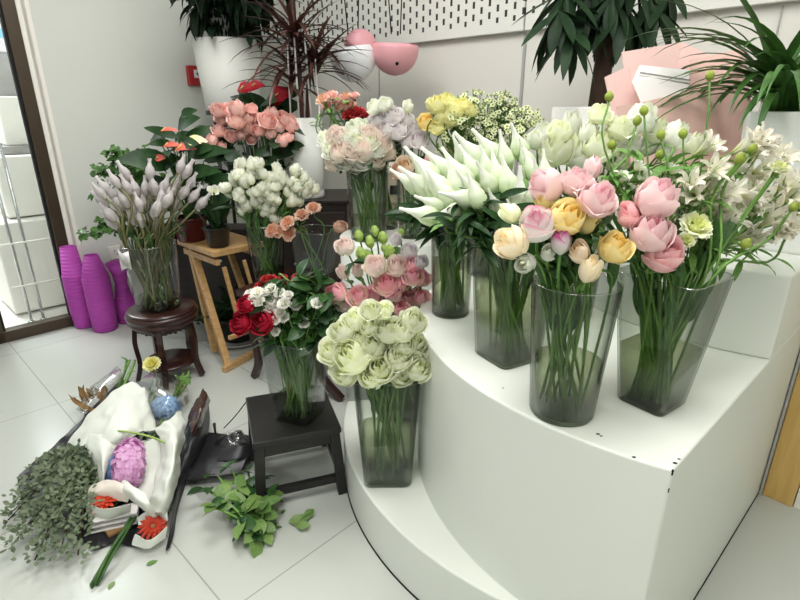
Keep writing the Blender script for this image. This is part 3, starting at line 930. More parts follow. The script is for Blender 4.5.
# wooden board against the podium side
sn = Vector((SU.y, -SU.x, 0))
bp_ = G(765, 496) - sn * .016; bp_.z = 0
t = empty('wooden_cabinet', bp_, 'light wooden cabinet side standing against the podium at far right', 'cabinet')
mb = MB(); mb.box(sn * .052 + SU * .16 + ZV * .52, (.09, .32, 1.04), sn, SU, ZV); bevel(mb.build('side_panel', [M['board_wood']], t), .003)
mb = MB(); mb.box(sn * .002 + SU * -.004 + ZV * .52, (.008, .012, 1.04), sn, SU, ZV); mb.build('edge_strip', [M['grey_plastic']], t)
mb = MB(); mb.box(sn * .20 + SU * .16 + ZV * .04, (.20, .3, .08), sn, SU, ZV); mb.build('plinth_board', [M['trim_white']], t)

# ------------------------------------------------------------------ furniture
def ax2(v): return Vector((-v.y, v.x, 0))


# black step stool
fl_ = G(255, 442, .28); fr_ = G(338, 426, .28); u_ = (fr_ - fl_); u_.z = 0; sw = u_.length; u_.normalize(); v_ = ax2(u_)
SD = .30; stc = fl_ + u_ * sw / 2 + v_ * SD / 2
t = empty('step_stool', (stc.x, stc.y, 0), 'black painted low stool carrying the red and white bouquet', 'stool')
mb = MB(); mb.box((0, 0, .268), (sw + .02, SD + .02, .024), u_, v_, ZV); bevel(mb.build('seat', [M['black_paint']], t), .004)
for i in (-1, 1):
    for j in (-1, 1):
        mb = MB(); mb.bar(u_ * (i * (sw / 2 - .012)) + v_ * (j * (SD / 2 - .014)) + ZV * .256, u_ * (i * (sw / 2 + .004)) + v_ * (j * (SD / 2 + .004)), .034, .034, u_)
        bevel(mb.build('leg', [M['black_paint']], t), .003)
for j in (-1, 1):
    mb = MB(); mb.box(v_ * (j * (SD / 2 - .014)) + ZV * .232, (sw - .03, .018, .045), u_, v_, ZV); mb.build('apron', [M['black_paint']], t)
    mb = MB(); mb.box(v_ * (j * (SD / 2 - .004)) + ZV * .062, (sw - .02, .02, .028), u_, v_, ZV); mb.build('stretcher', [M['black_paint']], t)
    mb = MB(); mb.box(u_ * (j * (sw / 2 - .004)) + ZV * .10, (.02, SD - .02, .026), u_, v_, ZV); mb.build('stretcher', [M['black_paint']], t)

# dark round plant stand
RC = Vector((-1.205, 2.47, 0))
t = empty('plant_stand', RC, 'round dark rosewood plant stand under the mauve calla vase', 'stand')
mb = MB(); mb.lathe([(.001, .375), (.155, .375), (.165, .37), (.172, .36), (.170, .345), (.160, .337), (.166, .328), (.166, .318), (.158, .310), (.14, .306), (.001, .306)][::-1], 40)
mb.lathe([(.001, .385), (.15, .385), (.165, .38), (.165, .372), (.15, .37)][::-1], 40)
mb.build('seat', [M['dark_rosewood']], t)
for k in range(5):
    a = 2 * PI * k / 5 - 1.35; ca, sa = math.cos(a), math.sin(a)
    mb = MB(); pts = catmull([(ca * .135, sa * .135, .31), (ca * .148, sa * .148, .22), (ca * .142, sa * .142, .10), (ca * .165, sa * .165, .012)], 4)
    for i in range(len(pts) - 1): mb.bar(pts[i], pts[i + 1] + (pts[i + 1] - pts[i]) * .08, .026, .022, (-sa, ca, 0))
    mb.build('leg', [M['dark_rosewood']], t)
    a2 = a + PI / 5
    mb = MB(); r_ = .146 * math.cos(PI / 5)
    e1 = Vector((math.cos(a) * .14, math.sin(a) * .14, .287)); e2 = Vector((math.cos(a + 2 * PI / 5) * .14, math.sin(a + 2 * PI / 5) * .14, .287))
    mid = (e1 + e2) / 2
    mb.bar(e1, e2, .012, .014, (0, 0, 1))
    for f in (.2, .35, .5, .65, .8):
        c = e1.lerp(e2, f); mb.bar(c, c + ZV * -.016 * (1 if f == .5 else .7), .014, .01, (1, 0, 0))
    mb.build('carved_apron', [M['dark_rosewood']], t)
mb = MB(); mb.lathe([(.001, .075), (.125, .075), (.13, .085), (.125, .095), (.001, .095)], 5 * 8); mb.build('lower_shelf', [M['dark_rosewood']], t)

# light wooden bench behind
bF, bL, bR = G(213, 252, .65), G(182, 236, .65), G(253, 244, .65)
bu = (bR - bF); bu.z = 0; bu.normalize(); bv = ax2(bu); BW, BD = .30, .40
bc = bF + bu * BW / 2 + bv * BD / 2
t = empty('wooden_bench', (bc.x, bc.y, 0), 'light wooden slant-legged bench with pots, beside the dark round stand', 'bench')
mb = MB(); mb.box((0, 0, .635), (BW, BD, .03), bu, bv, ZV); bevel(mb.build('seat', [M['light_wood']], t), .003)
for i in (-1, 1):
    mb = MB(); mb.box(bu * (i * (BW / 2 - .03)) + ZV * .585, (.022, BD - .04, .03), bu, bv, ZV); mb.build('side_rail', [M['light_wood']], t)
foot = G(226, 372); foot2 = G(250, 357)
def rel(p): return Vector(p) - Vector((bc.x, bc.y, 0))
tops = [rel(bF + bu * .02 + bv * .10), rel(bF + bu * .14 + bv * .05), rel(bF + bu * .24 + bv * .10)]
for tp, ft, w in ((G(192, 246, .62), G(229, 370), .036), (D(224, 267, 2.62), D(239, 322, 2.62), .022), (D(244, 260, 2.66), D(251, 284, 2.66), .018)):
    mb = MB(); tp = rel(tp); ft = rel(ft)
    if w > .03: ft.z = .012
    mb.bar(tp, ft, w, w * .8, bu); bevel(mb.build('leg' if w > .03 else 'slat', [M['light_wood']], t), .003)
mb = MB(); mb.bar(rel(bF + bu * .25 + bv * .33 - ZV * .03), rel(G(262, 345)) + ZV * .012, .034, .028, bu); bevel(mb.build('leg', [M['light_wood']], t), .003)
mb = MB(); mb.bar(rel(bF + bu * .05 + bv * .36 - ZV * .03), rel(G(240, 345)) + ZV * .012 - bu * .16, .034, .028, bu); bevel(mb.build('leg', [M['light_wood']], t), .003)
mb = MB(); mb.bar(rel(G(224, 373)) + ZV * .018, rel(G(266, 349)) + ZV * .018, .034, .03, (0, 0, 1)); bevel(mb.build('foot_rail', [M['light_wood']], t), .003)
mb = MB(); mb.bar(rel(D(229, 338, 2.53)), rel(D(262, 326, 2.72)), .022, .02, (0, 0, 1)); bevel(mb.build('stretcher', [M['light_wood']], t), .003)

# low dark table behind the black stool
dF = Vector((-.80, 2.40, 0)); du = Vector((.9, -.434, 0)).normalized(); dv = ax2(du); DW, DD, DZ = .50, .42, .50
dc = dF + du * DW / 2 + dv * DD / 2
t = empty('side_table', (dc.x, dc.y, 0), 'dark brown side table with curved legs under the white sprays', 'table')
mb = MB(); mb.box((0, 0, DZ - .018), (DW, DD, .036), du, dv, ZV); bevel(mb.build('table_top', [M['dark_rosewood']], t), .005)
for i in (-1, 1):
    for j in (-1, 1):
        mb = MB(); b0 = du * (i * (DW / 2 - .05)) + dv * (j * (DD / 2 - .05))
        pts = catmull([b0 + ZV * .47, b0 + du * (i * .012) + ZV * .3, b0 + du * (-i * .01) + ZV * .12, b0 + du * (.10 if i > 0 > j else i * .03) + ZV * .008], 4)
        for k in range(len(pts) - 1): mb.bar(pts[k], pts[k + 1] + (pts[k + 1] - pts[k]) * .06, .032, .032, du)
        mb.build('leg', [M['dark_rosewood']], t)
    mb = MB(); mb.box(dv * (i * (DD / 2 - .05)) + ZV * .44, (DW - .12, .02, .06), du, dv, ZV); mb.build('apron', [M['dark_rosewood']], t)

# dark cabinet behind
CBX = (-.56, 3.06); CBZ = .86
t = empty('cabinet', (CBX[0], CBX[1], 0), 'dark brown cabinet behind, carrying the white dracaena pot', 'cabinet')
mb = MB(); mb.box((0, 0, CBZ / 2 - .01), (.54, .38, CBZ - .02)); bevel(mb.build('body', [M['dark_cabinet']], t), .004)
mb = MB(); mb.box((0, 0, CBZ - .012), (.58, .42, .024)); bevel(mb.build('cabinet_top', [M['dark_cabinet']], t), .005)
for i in (-1, 1):
    d_ = MB(); d_.box((i * .13, -.196, .44), (.25, .016, .70)); do = d_.build('door', [M['dark_cabinet']], t); bevel(do, .003)
    k = MB(); k.ball((i * .03, -.212, .5), .012); k.build('knob', [M['steel']], do)

# dark chest under the bench line, against the plain wall
t = empty('storage_chest', (-1.17, 3.30, 0), 'dark low chest in the shade behind the light bench', 'chest')
mb = MB(); mb.box((0, 0, .30), (.58, .18, .60)); bevel(mb.build('body', [M['dark_cabinet']], t), .004)
mb = MB(); mb.box((0, 0, .61), (.60, .20, .02)); bevel(mb.build('lid', [M['dark_cabinet']], t), .004)
mb = MB(); mb.box((0, -.094, .42), (.08, .012, .016)); mb.build('handle', [M['steel']], t)

# beige narrow box
p = D(393, 215, 2.75)
t = empty('air_purifier', (p.x, p.y, 0), 'narrow beige box with dark slot behind the blush rose vase', 'appliance')
mb = MB(); mb.box((0, .06, .55), (.10, .14, 1.1)); bevel(mb.build('body', [M['beige_box']], t), .01)
mb = MB(); mb.box((.01, -.012, .93), (.05, .008, .045)); mb.build('slot', [M['dark_slot']], t)
mb = MB()
for z in (1.02, 1.04, 1.06): mb.box((0, -.012, z), (.07, .006, .006))
mb.build('vent', [M['trim_white']], t)

# purple vases on the floor
def floor_vase(px, py, prof, lab, h, tilt=0):
    p = G(px, py); p.z = 0; d = Vector((p.x, p.y, 0)).normalized(); r = prof[1][0]
    p = p + d * r
    mb = MB(); pr = [(.001, 0)] + [(a, b * h) for a, b in prof]
    ir = [(max(.004, a - .006), b * h - .001) for a, b in reversed(prof)]
    mb.lathe(pr + ir[:-1] + [(.001, .02)], 40)
    o = mb.build('floor_vase', [M['purple_ceramic']], None, p); tag(o, lab, 'vase', 'purple vases by the door')
    return o


floor_vase(86, 329, [(.052, 0), (.058, .02), (.066, .2), (.069, .50), (.068, .645), (.068, .66), (.065, .665), (.044, 1.0)], 'tall purple ribbed vase with tapered neck, nearest the glass door', .53)
floor_vase(107, 333, [(.062, 0), (.072, .02), (.077, .25), (.078, .55), (.078, .70), (.076, .72), (.040, 1.0)], 'tall purple vase in the middle with slanted shoulder', .49)
floor_vase(129, 324, [(.062, 0), (.066, .02), (.066, .33), (.060, .36), (.054, .4), (.036, .65), (.044, .82), (.072, 1.0)], 'shorter purple vase with flared rim, nearest the plant stand', .40)

# pendant lamps
def bowl(mb, c, r, ax, a0, a1, n=10, seg=28, mi=0):
    ax = Vector(ax).normalized(); t_ = ax.orthogonal().normalized(); b_ = ax.cross(t_); vs = []
    rr = [(r, a0 + (a1 - a0) * i / n) for i in range(n + 1)] + [(r - .005, a1 - (a1 - a0) * i / n) for i in range(n + 1)]
    for rad, an in rr:
        for k in range(seg):
            w = 2 * PI * k / seg; vs.append(Vector(c) + (t_ * math.cos(w) + b_ * math.sin(w)) * (rad * math.sin(an)) + ax * (-rad * math.cos(an)))
    mb.grid(vs, seg, len(rr), None, mi, True)


for (px, py, Y, r, m1, m2, lab, tl) in ((353, 58, 3.20, .126, 'lamp_white', 'lamp_pink', 'white globe pendant lamp with pink cap, left of the pair', (-.16, 0, 1)),
                                        (395, 50, 3.22, .132, 'lamp_pink', None, 'pink bowl pendant lamp, right of the pair', (.06, .0, 1))):
    c = D(px, py, Y); t = empty('pendant_lamp', c, lab, 'lamp', 'pendant lamps')
    mb = MB(); bowl(mb, (0, 0, 0), r, tl, .02, R(112) if m2 else R(100)); mb.build('lamp_shade', [M[m1]], t)
    if m2:
        mb = MB(); bowl(mb, (.04, .03, .058), r * .74, (-.3, 0, -1), .02, R(100)); mb.build('upper_shade', [M[m2]], t)
    else:
        mb = MB(); mb.lathe([(.001, r * .17), (r * .97, r * .17), (r * .97, r * .15), (.001, r * .15)], 28); mb.build('top_cover', [M[m1]], t)
        mb = MB(); mb.ball(Vector((.012, -r * .80, -r * .58)), .010, 8, 5); mb.build('switch', [M['dark_slot']], t)
    for dx, hx in ((-.02, -.08), (.03, .06)):
        mb = MB(); mb.tube(catmull([(dx, 0, .08), ((dx + hx) / 2, .01, .5), (hx, .02, ROOM_H - c.z)], 5), .0035, 5); mb.build('cord', [M['cord_black']], t)

# ------------------------------------------------------------------ potted plants
def pot(parent, r0, r1, h, m, z=0, lip=.0, soil=True, seg=36, ring=False):
    mb = MB(); pr = [(.001, z), (r0 - .004, z), (r0, z + .005)]
    if ring: pr += [(r0, z + h * .08), (r0 - .006, z + h * .10), (r0 + .002, z + h * .12)]
    pr += [(r1, z + h - lip)]
    if lip: pr += [(r1 + .006, z + h - lip + .002), (r1 + .006, z + h - .002)]
    pr += [(r1 + (.004 if lip else 0) - .003, z + h), (r1 - .01, z + h - .003), (r1 - .012, z + h * .88)]
    mb.lathe(pr, seg); mb.build('pot', [M[m]], parent)
    if soil:
        s = MB(); s.lathe([(.001, z + h * .885), (r1 * .5, z + h * .9), (r1 - .011, z + h * .88)][::-1], seg); s.build('soil', [M['soil']], parent)


# tall white planter with a dark tree, upper left
pc = D(228, 110, 3.4); pc.y += .17; pc.x -= .018
st = empty('pedestal_stand', (pc.x, pc.y, 0), 'black thin-legged tall stand under the big white planter', 'stand')
mb = MB(); mb.lathe([(.001, pc.z - .03), (.17, pc.z - .03), (.17, pc.z - .004), (.001, pc.z - .004)], 28); mb.build('top_plate', [M['black_paint']], st)
for k in range(4):
    a = PI / 4 + k * PI / 2; mb = MB(); mb.tube([(.13 * math.cos(a), .13 * math.sin(a), pc.z - .03), (.15 * math.cos(a), .15 * math.sin(a), 0)], .012, 8); mb.build('leg', [M['black_paint']], st)
t = empty('potted_tree', pc, 'dark-leaved tree in the big tapered white planter, upper left', 'plant')
pot(t, .165, .205, .40, 'matte_pot_white')


def drooping_leaves(mb, c, n, L, W, rr, seed, droop=1.0, down=.2, zr=.2):
    q = random.Random(seed)
    for i in range(n):
        a = q.uniform(0, 2 * PI); b = Vector(c) + Vector((q.uniform(-1, 1) * rr, q.uniform(-1, 1) * rr, q.uniform(-1, 1) * zr))
        d = Vector((math.cos(a), math.sin(a), q.uniform(-.7, .5) - down))
        mb.leaf(b, d, (0, 0, 1), L * q.uniform(.7, 1.2), W * q.uniform(.8, 1.2), droop=droop * q.uniform(.5, 1.3), fold=.25, n=5, wpos=.42)


tr = MB(); q = random.Random(3)
for dx in (-.03, .02, .05):
    tr.tube(catmull([(dx, 0, .33), (dx * .4, .01, .55), (-dx, 0, .75), (-dx * 1.5, .02, 1.0)], 4), .022, 8)
tr.build('trunk', [M['trunk_brown']], t)
lv = MB()
for k in range(15):
    a = k * 2.4; r = .08 + .24 * (k % 4) / 3; drooping_leaves(lv, (r * math.cos(a) + .05, r * math.sin(a) - .05, .55 + .06 * (k % 4)), 26, .19, .05, .10, 50 + k, 1.0, .15, .10)
lv.build('foliage', [M['night_leaf']], t)
lw_ = MB()
for k in range(14):
    a = 2 * PI * k / 14
    lw_.tube([(.06 * math.cos(a), .06 * math.sin(a) - .06, .38), (.06 * math.cos(a + .8), .06 * math.sin(a + .8) - .06, .56)], .005, 4)
    lw_.tube([(.06 * math.cos(a), .06 * math.sin(a) - .06, .38), (.06 * math.cos(a - .8), .06 * math.sin(a - .8) - .06, .56)], .005, 4)
lw_.build('trunk_lattice', [M['grey_plastic']], t)

# red dracaena in a white pot on the cabinet
pc = D(305, 196, 2.95); t = empty('dracaena', (pc.x, pc.y + .02, CBZ), 'red-brown spiky dracaena in a round white pot on the dark cabinet', 'plant')
pot(t, .105, .112, .42, 'ceramic_white', ring=True)
mb = MB(); mb.tube(catmull([(0, 0, .36), (.005, 0, .6), (-.01, .01, .9), (0, .01, 1.2)], 4), .016, 8); mb.tube(catmull([(.03, .01, .36), (.05, .02, .6), (.09, .03, .75)], 4), .012, 8); mb.build('trunk', [M['dracaena_leaf']], t)
mb = MB(); q = random.Random(12)
for (c, n, L) in (((-.01, .01, .80), 46, .36), ((.09, .03, .68), 40, .32), ((0, .01, 1.15), 40, .42), ((-.04, 0, .62), 30, .36)):
    for i in range(n):
        a = i * 2.39996 + q.uniform(-.2, .2); el = q.uniform(-.1, 1.2)
        d = Vector((math.cos(a) * math.cos(el), math.sin(a) * math.cos(el), math.sin(el)))
        mb.leaf(Vector(c) + d * .01 + ZV * q.uniform(-.06, .06), d, (0, 0, 1), L * q.uniform(.7, 1.15), .026, droop=q.uniform(.3, 1.2), fold=.3, n=7, tipw=.05)
mb.build('foliage', [M['dracaena_leaf']], t)
for dx, dy in ((-.05, -.03), (.0, -.05), (.06, -.02)):
    mb = MB(); mb.tube([(dx, dy, .35), (dx * .8, dy, .80)], .005, 6); mb.build('support_stick', [M['card_white']], t)
mb = MB(); mb.tube(catmull([(.03, -.08, .40), (.09, -.09, .39), (.11, -.06, .46), (.10, -.04, .6), (.098, -.03, .72)], 5), .004, 6); mb.build('support_wire', [M['card_white']], t)


# big-leaved plants with single flowers
def flag_leaf(mb, c, tip, W, mi=0, droop=.5):
    c, tip = Vector(c), Vector(tip); d = tip - c; L = d.length
    mb.leaf(c, d + ZV * L * droop * .5, (0, 0, 1), L * 1.05, W, droop=droop, fold=.15, n=7, mi=mi, wpos=.4)


def anthurium(name, base, z, lab, blooms, leaves, potspec, mat_leaf='deep_leaf', group=None):
    base = Vector((base[0], base[1], z)); t = empty(name, base, lab, 'plant', group)
    pot(t, *potspec)
    top = Vector((0, 0, potspec[2] * .88)); lm = MB(); sm = MB()
    for (px, py, Y, W, L) in leaves:
        p = D(px, py, Y) - base; d = Vector((p.x, p.y, .02)); d = d.normalized() if d.length > .01 else Vector((0, -1, 0))
        b = p - d * L * .5 + ZV * .02
        lm.leaf(b, d + ZV * .25, ZV * .5 + Vector((0, -1, 0)), L, W, droop=.8, fold=.15, n=7, wpos=.38)
        sm.tube(catmull([top + Vector((p.x * .1, p.y * .1, 0)), (top + b) / 2 + Vector((0, 0, .02)), b], 4), .003, 5)
    lm.build('foliage', [M[mat_leaf]], t); sm.build('leaf_stalks', [M['stem_dark']], t)
    for (px, py, Y, W, m, ax) in blooms:
        p = D(px, py, Y) - base; fs = MB(); d = aim(*ax)
        fs.leaf(-CAM_R * (W * .5), CAM_R + ZV * .2, d, W * 1.1, W * .85, droop=.3, fold=.3, n=6, wpos=.35)
        fo_ = fs.build('spathe', [M[m]], t, p)
        sp = MB(); sp.tube([CAM_R * -W * .35 + d * .004, CAM_R * -W * .1 + d * W * .18 + ZV * W * .1], [.004, .002], 6); sp.build('spadix', [M['yellow_cluster']], fo_)
        st_ = MB(); st_.tube(catmull([top, (top + p) / 2 + ZV * .03, p - CAM_R * W * .5], 4), .003, 5); st_.build('flower_stalk', [M['stem_dark']], t)
    return t


q = random.Random(21)
bp0 = D(192, 238, 2.80)
lv = [(q.uniform(152, 222), q.uniform(136, 215), q.uniform(2.62, 2.95), q.uniform(.045, .08), q.uniform(.12, .2)) for _ in range(64)]
lv += [(150, 168, 2.62, .12, .26), (172, 180, 2.6, .11, .26), (195, 180, 2.6, .08, .26), (205, 160, 2.6, .07, .24), (184, 128, 2.72, .08, .16), (187, 118, 2.74, .05, .10)]
anthurium('anthurium', (bp0.x, bp0.y), .65, 'potted anthurium with salmon-red and cream spathes on the light bench',
          [(168, 132, 2.68, .085, 'anthurium_red', (0, .8, .5)), (171, 147, 2.64, .08, 'anthurium_red', (-.2, .7, .6)), (184, 150, 2.62, .10, 'anthurium_red', (.2, .7, .6)), (160, 159, 2.66, .05, 'anthurium_red', (0, .3, .8)), (196, 143, 2.66, .095, 'anthurium_cream', (.5, .5, .6))],
          lv, (.07, .09, .13, 'oxblood_glaze', 0, .012))
lv = [(q.uniform(238, 292), q.uniform(98, 130), q.uniform(3.0, 3.15), q.uniform(.06, .10), q.uniform(.14, .2)) for _ in range(12)] + [(262, 106, 2.95, .13, .26)]
bp0 = Vector((-.75, 3.1, 0))
anthurium('anthurium', (bp0.x, bp0.y), CBZ, 'potted anthurium with crimson flowers in front of the dracaena',
          [(247, 90, 2.98, .10, 'anthurium_crimson', (-.2, .4, .9)), (256, 87, 3.0, .08, 'anthurium_crimson', (.4, .4, .8)), (281, 96, 3.0, .10, 'anthurium_crimson', (0, -.1, 1)), (277, 103, 3.0, .05, 'anthurium_crimson', (0, .1, 1))],
          lv, (.06, .075, .12, 'black_plastic', 0, .01))

# pink begonia
bz = D(255, 190, 2.86); t = empty('begonia', (bz.x, 2.93, CBZ), 'bushy begonia covered in salmon-pink blooms before the white pots', 'plant')
b0 = Vector((bz.x, 2.93, CBZ)); pot(t, .07, .09, .12, 'black_plastic', 0, .01)
lm = MB(); sm = MB(); q = random.Random(8)
for i in range(70):
    px, py = q.uniform(208, 296), q.uniform(128, 176); p = D(px, py, q.uniform(2.74, 2.98)) - b0; a = q.uniform(0, 6.3)
    lm.leaf(p, (math.cos(a), math.sin(a), q.uniform(-.3, .5)), (0, -.8, .6), q.uniform(.06, .11), q.uniform(.05, .08), droop=.6, n=5)
for i in range(26):
    p = D(q.uniform(214, 292), q.uniform(120, 165), 2.85) - b0; sm.tube(catmull([(q.uniform(-.04, .04), q.uniform(-.04, .04), .1), Vector((p.x * .6, p.y * .5, p.z * .6)), p], 3), .003, 5)
lm.build('foliage', [M['deep_leaf']], t); sm.build('stalks', [M['stem_dark']], t)
for i, (px, py, s_) in enumerate([(218, 116, 16), (230, 113, 14), (242, 115, 18), (252, 113, 12), (226, 125, 16), (236, 128, 18), (246, 124, 16), (219, 136, 15), (215, 146, 13), (231, 139, 13), (258, 121, 15), (266, 125, 18), (262, 133, 14), (250, 131, 15), (274, 122, 16), (281, 121, 15), (288, 126, 15), (292, 132, 14), (283, 134, 18), (275, 132, 16), (286, 146, 13), (290, 142, 12), (270, 139, 13), (254, 140, 12), (282, 142, 12), (223, 150, 11), (244, 137, 12), (294, 124, 10)]):
    p = D(px, py, 2.74 + q.uniform(0, .12)); s2 = s_ / ppm(p) * 1.0
    o = link('bloom', rose('begonia_pink', 2 if i % 2 else 1, 90 + i % 4), t); o.location = p - b0; d = aim(q.uniform(-.5, .5), q.uniform(0, .9), .8)
    o.rotation_mode = 'QUATERNION'; o.rotation_quaternion = d.to_track_quat('Z', 'Y'); o.scale = (s2,) * 3

# ivy by the wall
ib = Vector((-1.50, 3.06, .52)); st = empty('pedestal_stand', (ib.x, ib.y, 0), 'black slim stand under the ivy pot, behind the mauve callas', 'stand')
mb = MB(); mb.lathe([(.001, .49), (.11, .49), (.11, .515), (.001, .515)], 24); mb.build('top_plate', [M['black_paint']], st)
for k in range(3): mb = MB(); a = k * 2.1 + .4; mb.tube([(.08 * math.cos(a), .08 * math.sin(a), .49), (.1 * math.cos(a), .1 * math.sin(a), 0)], .01, 8); mb.build('leg', [M['black_paint']], st)
t = empty('ivy_plant', ib, 'trailing green ivy in a pot against the plain wall', 'plant'); pot(t, .07, .09, .13, 'black_plastic', 0, .01)
lm = MB(); sm = MB(); q = random.Random(31)
def ivy_leaf(mb, p, s_, q):
    a = q.uniform(0, 6.3); d = Vector((math.cos(a), math.sin(a), q.uniform(-.6, .4))); n_ = Vector((q.uniform(-.4, .4), -.8, q.uniform(.2, 1)))
    for da, k in ((0, 1), (.75, .75), (-.75, .75)):
        dd = Quaternion(n_.normalized(), da) @ d; mb.leaf(p, dd, n_, s_ * k, s_ * .5 * k, droop=.3, n=4, wpos=.4)
trails = [[(150, 215), (132, 175), (118, 158), (112, 150)], [(150, 215), (140, 170), (128, 160), (122, 150)], [(150, 215), (125, 185), (108, 172), (95, 172)], [(150, 215), (128, 225), (104, 230), (86, 234)], [(150, 215), (120, 228), (105, 225), (98, 222)], [(150, 215), (150, 180), (142, 168), (134, 165)]]
for tr_ in trails:
    pts = catmull([D(x, y, 3.05 - .04 * i) - ib for i, (x, y) in enumerate(tr_)], 5); pts[0] = Vector((0, 0, .12)); sm.tube(pts, .0025, 5)
    for p in pts[4:]:
        for _ in range(3): ivy_leaf(lm, p + Vector((q.uniform(-.03, .03), q.uniform(-.04, .02), q.uniform(-.03, .03))), q.uniform(.03, .055), q)
for _ in range(70): ivy_leaf(lm, D(q.gauss(128, 12), q.gauss(175, 12), q.uniform(2.95, 3.1)) - ib, q.uniform(.035, .06), q)
lm.build('foliage', [M['ivy_leaf']], t); sm.build('vines', [M['stem_dark']], t)

# small black pot on the bench
p = D(218, 240, 2.66); p = Vector((p.x, p.y, .65)); t = empty('potted_plant', p, 'small black pot with slim leaves and white bud at bench front', 'plant')
pot(t, .052, .066, .105, 'black_plastic', 0, .006)
mb = MB(); q = random.Random(5)
for i in range(22):
    a = q.uniform(0, 6.3); mb.leaf((q.uniform(-.03, .03), q.uniform(-.03, .03), .09), (math.cos(a) * .4, math.sin(a) * .4, 1), (math.cos(a), math.sin(a), 0), q.uniform(.14, .26), .028, droop=-.3, fold=.2, n=6, wpos=.5)
mb.build('foliage', [M['deep_leaf']], t)
mb = MB(); mb.tube(catmull([(0, 0, .09), (-.01, -.02, .18), D(214, 192, 2.6) - p], 4), .0025, 5); mb.build('flower_stalk', [M['stem_green']], t)
o = link('bloom', blossom('eustoma_white', 2), t); o.location = D(214, 193, 2.6) - p; o.scale = (.055,) * 3; o.rotation_euler = (.9, 0, .4)

# fern on a saucer under the bench
p = G(238, 345); p = Vector((p.x - .02, p.y + .10, 0)); t = empty('potted_fern', p, 'green fern in a black pot on a grey saucer under the bench', 'plant')
mb = MB(); mb.lathe([(.001, 0), (.15, 0), (.185, .022), (.182, .027), (.15, .008), (.001, .008)], 36); mb.build('saucer', [M['grey_plastic']], t)
pot(t, .10, .125, .15, 'black_plastic', .008, .014)
mb = MB(); q = random.Random(9)
for i in range(46):
    a = q.uniform(0, 6.3); el = q.uniform(.3, 1.35); c = Vector((0, 0, .14)); d = Vector((math.cos(a) * math.cos(el), math.sin(a) * math.cos(el), math.sin(el)))
    L_ = q.uniform(.18, .36); side = d.cross(ZV).normalized()
    for k in range(1, 9):
        pp = c + d * (L_ * k / 8) - ZV * (.06 * (k / 8) ** 2)
        for s_ in (-1, 1): mb.leaf(pp, side * s_ + d * .4, ZV, .075 * (1.1 - k / 10), .024, droop=.3, n=3)
mb.build('fronds', [M['deep_leaf']], t)

# right: white square planter with strap-leaved plant
pc = Vector((1.15, 1.58, Z3)); t = empty('strap_leaved_plant', pc, 'arching strap-leaved plant in a white square planter, far right', 'plant')
rot_ = math.atan2(WB.y, WB.x)
def square_planter(t, hx, h, m):
    mb = MB(); pts = []; ol = lambda s_: sq_outline(s_, .22, 6, rot_)
    for s_, z in ((hx * .86, 0), (hx * .88, .01), (hx, h - .006), (hx - .004, h), (hx - .012, h), (hx - .016, h * .85)): pts += [(x, y, z) for x, y in ol(s_)]
    n = len(ol(1)); mb.grid(pts, n, 6, None, 0, True); mb.f.append(tuple(reversed(range(n)))); mb.mi.append(0); mb.sm.append(False); mb.build('pot', [M[m]], t)
    mb = MB(); mb.prism(ol(hx - .017), h * .84, h * .88); mb.build('soil', [M['soil']], t)
square_planter(t, .125, .385, 'ceramic_white')
mb = MB(); q = random.Random(17)
for i in range(84):
    a = q.uniform(0, 2 * PI); el = q.uniform(.75, 1.5); L_ = q.uniform(.30, .56)
    d = Vector((math.cos(a) * math.cos(el), math.sin(a) * math.cos(el), math.sin(el)))
    mb.leaf((q.uniform(-.10, -.03), q.uniform(-.02, .04), .37 + q.uniform(0, .06)), d, (0, 0, 1), L_, q.uniform(.016, .028), droop=q.uniform(.9, 2.4), fold=.35, n=9, tipw=.08)
for px, py, L_ in ((745, -10, .5), (765, 10, .45), (725, 20, .45), (755, 40, .4), (790, 0, .5), (735, 60, .4), (715, 75, .42), (660, 75, .5), (650, 95, .52), (690, 45, .5), (672, 110, .5), (700, 30, .45)):
    d = D(px, py, 1.5) - pc - Vector((0, 0, .34)); mb.leaf((-.02, 0, .36), d.normalized() + ZV * .7, (0, 0, 1), L_, .024, droop=1.3, fold=.35, n=10, tipw=.06)
mb.build('foliage', [M['strap_leaf']], t)
mb = MB(); mb.tube([(-.06, .01, .33), (-.06, .01, .44)], .022, 8); mb.build('stem', [M['trunk_brown']], t)

# back: hanging-leaved tree in a white planter
pc = D(588, 105, 2.2); pc = Vector((pc.x, 2.16, Z3)); t = empty('potted_tree', pc, 'tree with long hanging leaves in a white planter, back middle', 'plant')
square_planter(t, .115, .40, 'matte_pot_white')
mb = MB(); mb.tube(catmull([(.02, 0, .34), (.03, 0, .6), (.05, 0, .85), (.04, 0, 1.15)], 4), [.034] * 13, 10); mb.build('trunk', [M['trunk_brown']], t)
mb = MB(); q = random.Random(41)
for (px, py) in ((566, -8), (582, 5), (560, 10), (600, 0), (625, 5), (650, -2), (668, -10), (610, 15), (570, 30), (640, 10), (590, -25), (630, -30), (570, -20), (655, 8), (612, -5)):
    c = D(px, py, 2.1 + q.uniform(-.1, .12)) - pc
    for i in range(9):
        a = 2 * PI * i / 9 + q.uniform(-.3, .3); d = Vector((math.cos(a) * .55, math.sin(a) * .55, -q.uniform(.2, 1.2)))
        mb.leaf(c, d, (math.cos(a) * .6, math.sin(a) * .6 - .2, .8), q.uniform(.13, .22), q.uniform(.036, .05), droop=q.uniform(.1, .5), fold=.2, n=6, wpos=.5)
    mb.tube(catmull([(.04, 0, 1.0), Vector((c.x * .5, c.y * .5, 1.05)), c], 4), .006, 5)
mb.build('foliage', [M['night_leaf']], t)
label_z = 0

# ------------------------------------------------------------------ vases and cut flowers
def off(p, r):
    d = Vector((p.x, p.y, 0)).normalized(); return Vector((p.x, p.y, 0)) + d * r


V = {}


